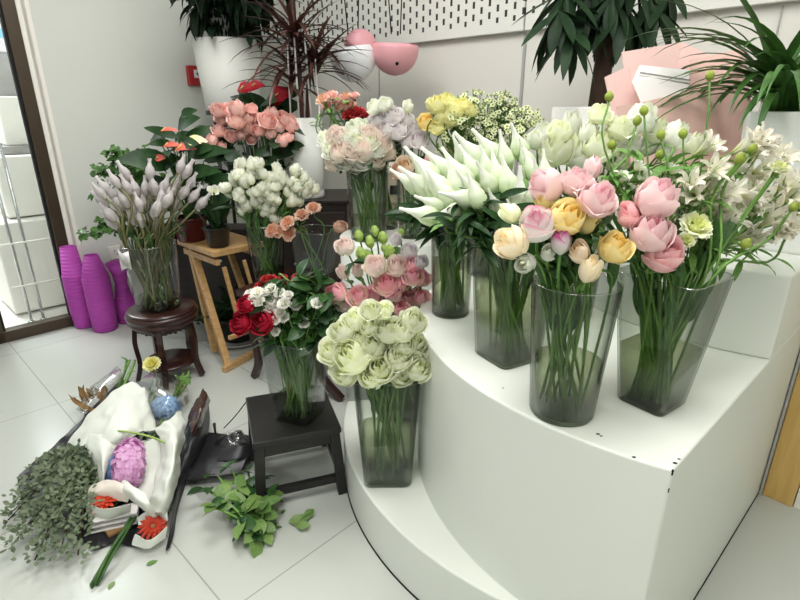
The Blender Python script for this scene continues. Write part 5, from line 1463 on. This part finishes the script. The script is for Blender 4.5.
# white tissue cone
tw = G(130, 450); t = empty('tissue_wrap', (tw.x, tw.y, 0), 'large white tissue wrap around the hydrangeas on the floor', 'wrapping paper')
o_ = Vector((tw.x, tw.y, 0))
sheet('back_sheet', [[(66, 446, .06), (92, 412, .12), (116, 390, .17), (134, 382, .18)], [(80, 448, .11), (104, 420, .19), (126, 400, .22), (148, 392, .19)], [(96, 450, .14), (116, 436, .2), (134, 424, .21), (152, 414, .17)], [(112, 450, .12), (126, 444, .16), (142, 434, .17), (156, 430, .14)]], 'tissue_white', t, crumple=.022, seed=6, origin=o_)
sheet('inner_sheet', [[(100, 450, .09), (128, 444, .12), (164, 436, .12)], [(106, 474, .06), (130, 472, .09), (168, 466, .10)], [(120, 490, .07), (136, 500, .08), (160, 500, .08)]], 'tissue_white', t, crumple=.015, seed=10, origin=o_)
sheet('left_flap', [[(84, 434, .13), (104, 436, .18), (120, 442, .16)], [(90, 456, .13), (104, 458, .19), (114, 458, .15)], [(96, 484, .08), (101, 488, .11), (105, 474, .13)]], 'tissue_white', t, crumple=.012, seed=7, origin=o_)
sheet('right_flap', [[(156, 428, .14), (168, 420, .19), (182, 410, .15)], [(160, 444, .16), (174, 440, .24), (186, 430, .16)], [(158, 470, .14), (172, 468, .23), (181, 462, .12)], [(150, 496, .12), (166, 492, .19), (178, 486, .08)], [(146, 510, .08), (158, 516, .10), (168, 516, .03)]], 'tissue_white', t, crumple=.022, seed=8, origin=o_)
sheet('front_flap', [[(114, 474, .12), (130, 484, .16), (146, 494, .17)], [(120, 488, .13), (138, 500, .17), (152, 507, .15)], [(130, 499, .1), (146, 513, .11), (160, 521, .05)]], 'tissue_white', t, crumple=.01, seed=9, origin=o_)
mb = MB(); mb.tube(catmull([G(x, y, z) - o_ for x, y, z in ((96, 431, .15), (120, 431, .215), (148, 436, .21), (168, 444, .2))], 5), .0035, 6); mb.build('tie_cord', [M['bud_lime']], t)


def lying(name, px, py, z, spx, ax, mesh, label, cat, stem_to=None, m_='stem_dark', group=None, sr=.004):
    p = G(px, py, z); t = empty(name, p, label, cat, group); d = aim(*ax); s_ = spx / ppm(p)
    o = link('bloom', mesh, t); o.rotation_mode = 'QUATERNION'; o.rotation_quaternion = d.to_track_quat('Z', 'Y'); o.scale = (s_,) * 3
    if stem_to:
        mb = MB(); e = G(*stem_to) - p; mb.tube(catmull([-d * .01, -d * .04 + e * .2, e], 5), sr, 6); mb.build('stem', [M[m_]], t)
    return t


lying('hydrangea', 129, 464, .16, 44, (.15, .5, .85), hydrangea('hydrangea_pink', 1, 110, (.7, 1.25, .7), .2), 'mauve-pink hydrangea head in the white tissue wrap', 'hydrangea', (150, 420, .10))
lying('hydrangea', 114, 470, .12, 34, (-.3, .2, .9), hydrangea('hydrangea_deep_blue', 2, 80), 'dark blue hydrangea tucked left of the mauve one', 'hydrangea', (140, 425, .08))
lying('hydrangea', 165, 408, .14, 31, (.1, .5, .85), hydrangea('hydrangea_blue', 3, 80, (1.1, .9, .8)), 'light blue hydrangea at the top of the floor bouquets', 'hydrangea', (150, 440, .08))
# white paper cups with red flowers
t = empty('flower_sleeve', G(105, 505, .0), 'cream paper sleeve around the left red gerbera on the floor', 'sleeve'); o_ = G(105, 505, 0)
sheet('paper', [[(87, 488, .10), (108, 480, .15), (131, 488, .15)], [(86, 496, .10), (108, 490, .13), (130, 496, .13)], [(88, 502, .08), (108, 500, .09), (128, 503, .09)]], 'cream_paper', t, crumple=.006, seed=11, origin=o_)
sheet('lip', [[(85, 500, .10), (95, 507, .105), (108, 509, .11), (131, 505, .12)], [(86, 510, .07), (96, 515, .075), (108, 516, .08), (131, 509, .09)], [(88, 515, .05), (98, 519, .05), (108, 522, .05), (131, 512, .06)]], 'tissue_white', t, crumple=.004, seed=12, origin=o_)
lying('gerbera', 104, 502, .09, 27, (-.1, .75, .5), gerbera('gerbera_red', 1), 'red gerbera in the left paper sleeve on the floor', 'gerbera', (135, 480, .06))
t = empty('flower_sleeve', G(152, 530, 0), 'white paper sleeve around the right red gerbera on the floor', 'sleeve'); o_ = G(152, 530, 0)
sheet('paper', [[(136, 518, .06), (152, 510, .10), (167, 512, .09)], [(138, 526, .05), (152, 522, .05), (168, 522, .06)]], 'tissue_white', t, crumple=.006, seed=13, origin=o_)
sheet('lip', [[(134, 534, .05), (150, 540, .055), (168, 526, .075)], [(131, 546, .02), (150, 549, .02), (166, 538, .03)]], 'tissue_white', t, crumple=.005, seed=14, origin=o_)
lying('gerbera', 153, 527, .06, 27, (.25, .7, .6), gerbera('gerbera_red', 2), 'red gerbera in the right paper sleeve on the floor', 'gerbera', (140, 500, .05))
# folded cards
for k, lb in enumerate(('lowest', 'middle', 'topmost')):
    z = .018 + .02 * k; P4 = [G(x, y - k * 5, z) for x, y in ((91, 534), (137, 524), (139, 512), (100, 522))]
    mb = MB(); c = sum(P4, Vector()) / 4; n = len(P4)
    mb.add([p - c for p in P4] + [p - c + ZV * .004 for p in P4], [(3, 2, 1, 0), (4, 5, 6, 7), (0, 1, 5, 4), (1, 2, 6, 5), (2, 3, 7, 6), (3, 0, 4, 7)], None, 0, False)
    if k == 0: pass
    o = mb.build('paper_sheet', [M['card_white']], None, c); tag(o, f'folded white paper by the red gerberas, {lb} of three', 'paper', 'folded papers on the floor')
mb = MB(); c = G(112, 528, 0); mb.box((0, 0, .009), (.10, .05, .017), WB, WA, ZV); o = mb.build('kraft_box', [M['kraft']], None, c); tag(o, 'flat brown card box under the folded white papers', 'box')


# cut stem bundles
def stems(spec, lab, group, n, r, spreadpx, seed, mat='stem_green', cat='stem', leafs=0):
    q = random.Random(seed); (x0, y0, z0), (x1, y1, z1) = spec
    for i in range(n):
        jx, jy = q.uniform(-1, 1) * spreadpx, q.uniform(-1, 1) * spreadpx * .5
        a = G(x0 + jx, y0 + jy + q.uniform(-4, 4), max(r, z0 + q.uniform(-.01, .01))); b = G(x1 + jx * .6, y1 + jy * .6, z1 + q.uniform(-.01, .01))
        t = empty('cut_stalk', a); register(t, lab, cat, group, PX(a))
        mb = MB(); mb.tube(catmull([(0, 0, 0), (b - a) * .5 + Vector((q.uniform(-.01, .01), q.uniform(-.01, .01), .005)), b - a], 4), r, 6); mb.build('shoot', [M[mat]], t)
        for k in range(leafs):
            lo = link('leaf', leaf_mesh('slim'), t); lo.location = (b - a) * q.uniform(.05, .6); lo.rotation_euler = (q.uniform(-.6, .6), q.uniform(-.8, .3), q.uniform(0, 6)); lo.scale = (.05,) * 3


stems(((96, 584, .008), (134, 518, .06)), 'long green cut stem from the floor bouquets', 'cut stems pointing to the camera', 9, .0034, 6, 1, 'stem_dark')
stems(((130, 362, .14), (120, 388, .10)), 'thick green stem end above the black paper', 'stem ends above the black paper', 7, .0055, 5, 2, leafs=1)
stems(((188, 376, .12), (176, 396, .11)), 'green stem end above the light blue hydrangea', 'stem ends above the blue hydrangea', 7, .005, 5, 3, leafs=2)
stems(((158, 396, .12), (140, 440, .10)), 'green stem inside the clear film', 'stems inside the clear film', 6, .004, 8, 4, leafs=3)
stems(((168, 420, .12), (150, 460, .09)), 'green stem below the light blue hydrangea', 'stems below the light blue hydrangea', 5, .004, 6, 5, leafs=3)
lying('dried_flower', 153, 366, .15, 16, (0, .6, .7), carnation('yellow_cluster', 2), 'small mustard dried flower above the white tissue', 'flower', (145, 400, .1))
# film
sheet('plastic_film', [[(118, 410, .12), (150, 372, .20), (178, 378, .18)], [(140, 426, .14), (165, 392, .24), (188, 392, .18)], [(152, 440, .10), (178, 412, .17), (190, 404, .12)]], 'film', crumple=.02, seed=15, thick=.0006, label='clear crinkled film over the stems above the white tissue', cat='film')
sheet('plastic_film', [[(76, 410, .06), (92, 386, .12), (118, 366, .14)], [(82, 416, .10), (100, 392, .15), (122, 372, .18)], [(88, 420, .05), (108, 404, .08), (124, 380, .10)]], 'film', crumple=.02, seed=16, thick=.0006, label='clear film bag behind the black paper with dry leaves', cat='film')
q = random.Random(61)
t = empty('dried_bouquet', G(92, 402, .0), 'bunch of brown dried leaves inside the clear film', 'dried flowers'); mb = MB()
for i in range(26):
    p = G(q.uniform(78, 104), q.uniform(388, 416), q.uniform(.04, .11)) - G(92, 402, 0); mb.leaf(p, (q.uniform(-1, 1), q.uniform(-1, 1), q.uniform(0, .8)), (0, -.3, 1), q.uniform(.05, .09), .025, droop=-.8, n=5)
mb.build('dry_leaves', [M['dry_leaf']], t)

# eucalyptus branches
for i, (tx, ty) in enumerate([(8, 520), (20, 500), (12, 545), (35, 560), (60, 552), (78, 555), (30, 480), (50, 466), (70, 458), (90, 500), (45, 545), (25, 528)]):
    a = G(96 + q.uniform(-8, 8), 462 + q.uniform(-8, 8), .10); b = G(tx, ty, .03 + .03 * q.random()); t = empty('eucalyptus_branch', Vector((a.x, a.y, a.z)))
    register(t, 'grey-green eucalyptus branch on the floor', 'branch', 'eucalyptus branches beside the tissue wrap', (tx, ty))
    pts = catmull([(0, 0, 0), (b - a) * .5 + ZV * .035, b - a], 7); mb = MB(); mb.tube(pts, .0025, 5); mb.build('stalk', [M['trunk_brown']], t)
    mb = MB()
    for p in pts[1:]:
        for _ in range(15):
            d = Vector((q.uniform(-1, 1), q.uniform(-1, 1), q.uniform(-.2, 1))); e = p + d * q.uniform(.01, .04)
            e.z = max(e.z, -a.z + .008)
            mb.leaf(e, d, (q.uniform(-.4, .4), q.uniform(-.8, 0), 1), q.uniform(.014, .024), q.uniform(.009, .014), droop=.2, n=3, wpos=.5)
    mb.build('foliage', [M['eucalyptus_leaf']], t)

# black bags, plastic cup and loose film beside the stool
t = empty('shopping_bag', G(222, 452, 0), 'flat black paper bag lying left of the black stool', 'bag'); o_ = G(222, 452, 0)
sheet('bag_body', [[(184, 482, .03), (196, 446, .05), (206, 432, .05)], [(206, 478, .04), (220, 452, .07), (226, 434, .07)], [(240, 474, .04), (250, 452, .06), (252, 436, .05)]], 'black_paper', t, crumple=.008, seed=21, origin=o_)
sheet('bag_fold', [[(216, 462, .062), (222, 448, .09)], [(236, 460, .066), (240, 446, .10)], [(250, 456, .06), (252, 444, .09)]], 'black_paper', t, crumple=.004, seed=22, origin=o_)
p = G(233, 440, .07); t = empty('plastic_cup', p, 'crumpled clear film over black cloth beside the stool', 'film'); o_ = p
mb = MB(); q2 = random.Random(2)
vs = []
for j in range(9):
    for k in range(16):
        w = 2 * PI * k / 16; th = PI * .5 * j / 8; r = .058 * math.cos(th) * (1 + .16 * math.sin(3 * w + j)); vs.append((r * math.cos(w) * 1.1, r * math.sin(w), .055 * math.sin(th) * (1 + .15 * math.sin(2 * w)) - .03))
mb.grid(vs, 16, 9, None, 0, True); mb.build('black_cloth', [M['black_paper']], t)
mb = MB(); mb.grid([(Vector(v) * 1.12 + mnoise.noise_vector(Vector(v) * 60) * .008) for v in vs], 16, 9, None, 0, True); mb.build('clear_film', [M['film']], t)
mb = MB(); a, b = G(224, 428, .08), G(247, 401, .27); mb.tube(catmull([a - a, (b - a) * .5 + ZV * -.005, b - a], 5), .0022, 5); o = mb.build('string', [M['cord_black']], None, a); tag(o, 'thin black string from the stool corner to the film', 'string')
mb = MB(); mb.tube([(0, 0, -.05), (0, 0, 0), (0, .002, .03)], [.004, .005, .007], 6); o = mb.build('handle_clip', [M['black_plastic']], None, G(215, 430, .08)); tag(o, 'small black clip at the bag top edge', 'clip')
sheet('plastic_film', [[(182, 476, .05), (190, 486, .01), (200, 500, .004)], [(192, 470, .07), (204, 484, .03), (212, 500, .004)], [(204, 478, .05), (214, 490, .02), (218, 502, .004)]], 'film', crumple=.012, seed=24, thick=.0006, label='clear film scrap at the floor left of the green leaf bunch', cat='film')

# fresh green leaf bunch on the floor
q = random.Random(77)
for i, (tx, ty) in enumerate([(208, 490), (218, 476), (232, 470), (248, 472), (262, 482), (268, 496), (226, 500), (240, 488), (254, 500), (216, 508)]):
    a = G(260 + q.uniform(-6, 6), 541 + q.uniform(-4, 3), .012); b = G(tx, ty, .06 + .04 * q.random()); t = empty('leafy_stem', a)
    register(t, 'fresh green leafy stem in the floor bunch', 'leafy stem', 'fresh leaf bunch by the black stool', (tx, ty))
    pts = catmull([(0, 0, 0), (b - a) * .5 + ZV * .02, b - a], 4); mb = MB(); mb.tube(pts, .0042, 6); mb.build('stalk', [M['stem_green']], t)
    for k in range(13):
        p = pts[q.randint(3, 8)] if k else pts[-1]; lo = link('leaf', leaf_mesh('fresh_leaf' if q.random() < .7 else 'rose_leaf'), t); lo.location = p + Vector((q.uniform(-.01, .01), q.uniform(-.01, .01), .005)); s_ = q.uniform(.055, .082)
        if k > 5: lo.location = pts[q.randint(1, 4)]
        lo.rotation_euler = (q.uniform(-.7, .7), q.uniform(-.5, .4), q.uniform(0, 6.3)); lo.scale = (s_,) * 3
p = G(297, 525, .006); t = empty('leaf_sprig', p, 'small loose leaf sprig on the floor right of the leaf bunch', 'leaf')
mb = MB(); e = G(312, 511, .03) - p; mb.tube(catmull([(0, 0, 0), e * .5 + ZV * .01, e], 4), .002, 5); mb.build('stalk', [M['stem_green']], t)
for (dx, dy, rz, s_) in ((-.03, .01, .1, .055), (-.01, -.005, .6, .06), (.02, .02, .95, .05), (.0, -.012, -.1, .05)):
    lo = link('leaf', leaf_mesh('fresh_leaf'), t); lo.location = (dx, dy, .006); lo.rotation_euler = (.3, -.2, rz); lo.scale = (s_,) * 3
for px, py, rz, s_, lb in ((146, 565, .6, .034, 'single green leaf on the floor right of the cut stems'), (108, 589, 1.4, .030, 'single pale leaf on the floor below the cut stem ends'), (281, 514, 1.2, .026, 'single small leaf between the leaf bunch and the loose sprig')):
    mb = MB(); mb.leaf((0, 0, 0), (1, 0, .05), (0, 0, 1), 1, .5, droop=.2, fold=.15, n=6); o = mb.build('fallen_leaf', [M['stem_green' if px != 108 else 'fresh_leaf']], None, G(px, py, .003)); o.scale = (s_,) * 3; o.rotation_euler = (0, 0, rz); tag(o, lb, 'leaf')

# ------------------------------------------------------------------ pink gift wrap behind the strap-leaved plant
def panel(name, pts2, m, parent, o0, th=.004):
    """a stiff paper sheet through picked points (x, y, distance), with thickness"""
    P = [D(*p) - o0 for p in pts2]; nn = ((P[1] - P[0]).cross(P[2] - P[0])).normalized() * th; n = len(P)
    mb = MB(); mb.add(P + [p + nn for p in P], [tuple(range(n)), tuple(reversed(range(n, 2 * n)))] + [(i, (i + 1) % n, n + (i + 1) % n, n + i) for i in range(n)], None, 0, False)
    return mb.build(name, [M[m]], parent)


gb = D(668, 190, 1.85); o0 = Vector((.93, 1.88, Z3)); t = empty('gift_bouquet', o0, 'pink paper-wrapped gift bouquet with a white card, behind the strap-leaved plant', 'bouquet')
panel('outer_paper', [(622, 52, 1.93), (683, 42, 1.97), (720, 60, 1.97), (715, 230, 1.86), (640, 230, 1.86)], 'pink_paper', t, o0)
panel('left_paper', [(605, 77, 1.86), (628, 66, 1.90), (650, 110, 1.84), (648, 235, 1.82), (618, 140, 1.84)], 'pink_paper', t, o0)
panel('right_paper', [(690, 60, 1.90), (745, 48, 1.88), (752, 110, 1.84), (712, 235, 1.80), (690, 140, 1.82)], 'rose_paper', t, o0)
panel('front_paper', [(616, 108, 1.80), (640, 104, 1.79), (690, 92, 1.80), (720, 100, 1.81), (706, 235, 1.77), (650, 235, 1.77)], 'rose_paper', t, o0)
cd = panel('card', [(640, 65, 1.85), (690, 70, 1.84), (686, 126, 1.80), (650, 124, 1.80), (632, 82, 1.83)], 'card_white', t, o0)
for (xa, ya, xb, yb) in ((640, 72, 690, 80), (639, 75.5, 690, 83.5)):
    mb = MB(); mb.tube([D(xa, ya, 1.838) - o0, D(xb, yb, 1.828) - o0], .0018, 5); mb.build('printed_line', [M['grey_plastic']], cd)

# ------------------------------------------------------------------ light
def area(name, loc, size, power, col=(1, 1, 1), rot=(0, 0, 0), sy=None):
    l = bpy.data.lights.new(name, 'AREA'); l.energy = power; l.color = col; l.size = size
    if sy: l.shape = 'RECTANGLE'; l.size_y = sy
    o = bpy.data.objects.new(name, l); COL.objects.link(o); o.location = loc; o.rotation_euler = rot
    return o


area('ceiling_light_front', (-.1, .6, 2.8), 1.0, 40, (1.0, .99, .965))
area('ceiling_light_back', (-.8, 2.3, 2.8), .9, 33, (1.0, .99, .965))
area('ceiling_light_right', (.8, 1.3, 2.8), .8, 14, (1.0, .99, .965))
area('fill_light_behind_camera', (-.5, -1.5, 2.8), 1.6, 40, (1.0, .99, .965))  # added frontal fill from behind the camera, brightens the petals
sun_dir = area('daylight_outside', WC + OUT * 2.0 + ZV * 3.0 - WA * .3, 2.0, 230, (.95, .98, 1.0))
sun_dir.rotation_mode = 'QUATERNION'; sun_dir.rotation_quaternion = (Vector(sun_dir.location) - (WC + OUT * .5 + ZV * .6)).normalized().to_track_quat('Z', 'Y')
w = bpy.data.worlds.new('world'); SC.world = w; w.use_nodes = True
bg = w.node_tree.nodes['Background']; bg.inputs[0].default_value = (.94, .98, 1.0, 1); bg.inputs[1].default_value = .45

label_groups()
SC.view_settings.view_transform = 'Standard'; SC.view_settings.look = 'None'; SC.view_settings.gamma = 1.0
SC.view_settings.exposure = 0.0
cy = SC.cycles
cy.use_denoising = True
cy.max_bounces = 12; cy.diffuse_bounces = 4; cy.glossy_bounces = 4; cy.transmission_bounces = 6; cy.transparent_max_bounces = 40
cy.caustics_reflective = False; cy.caustics_refractive = False
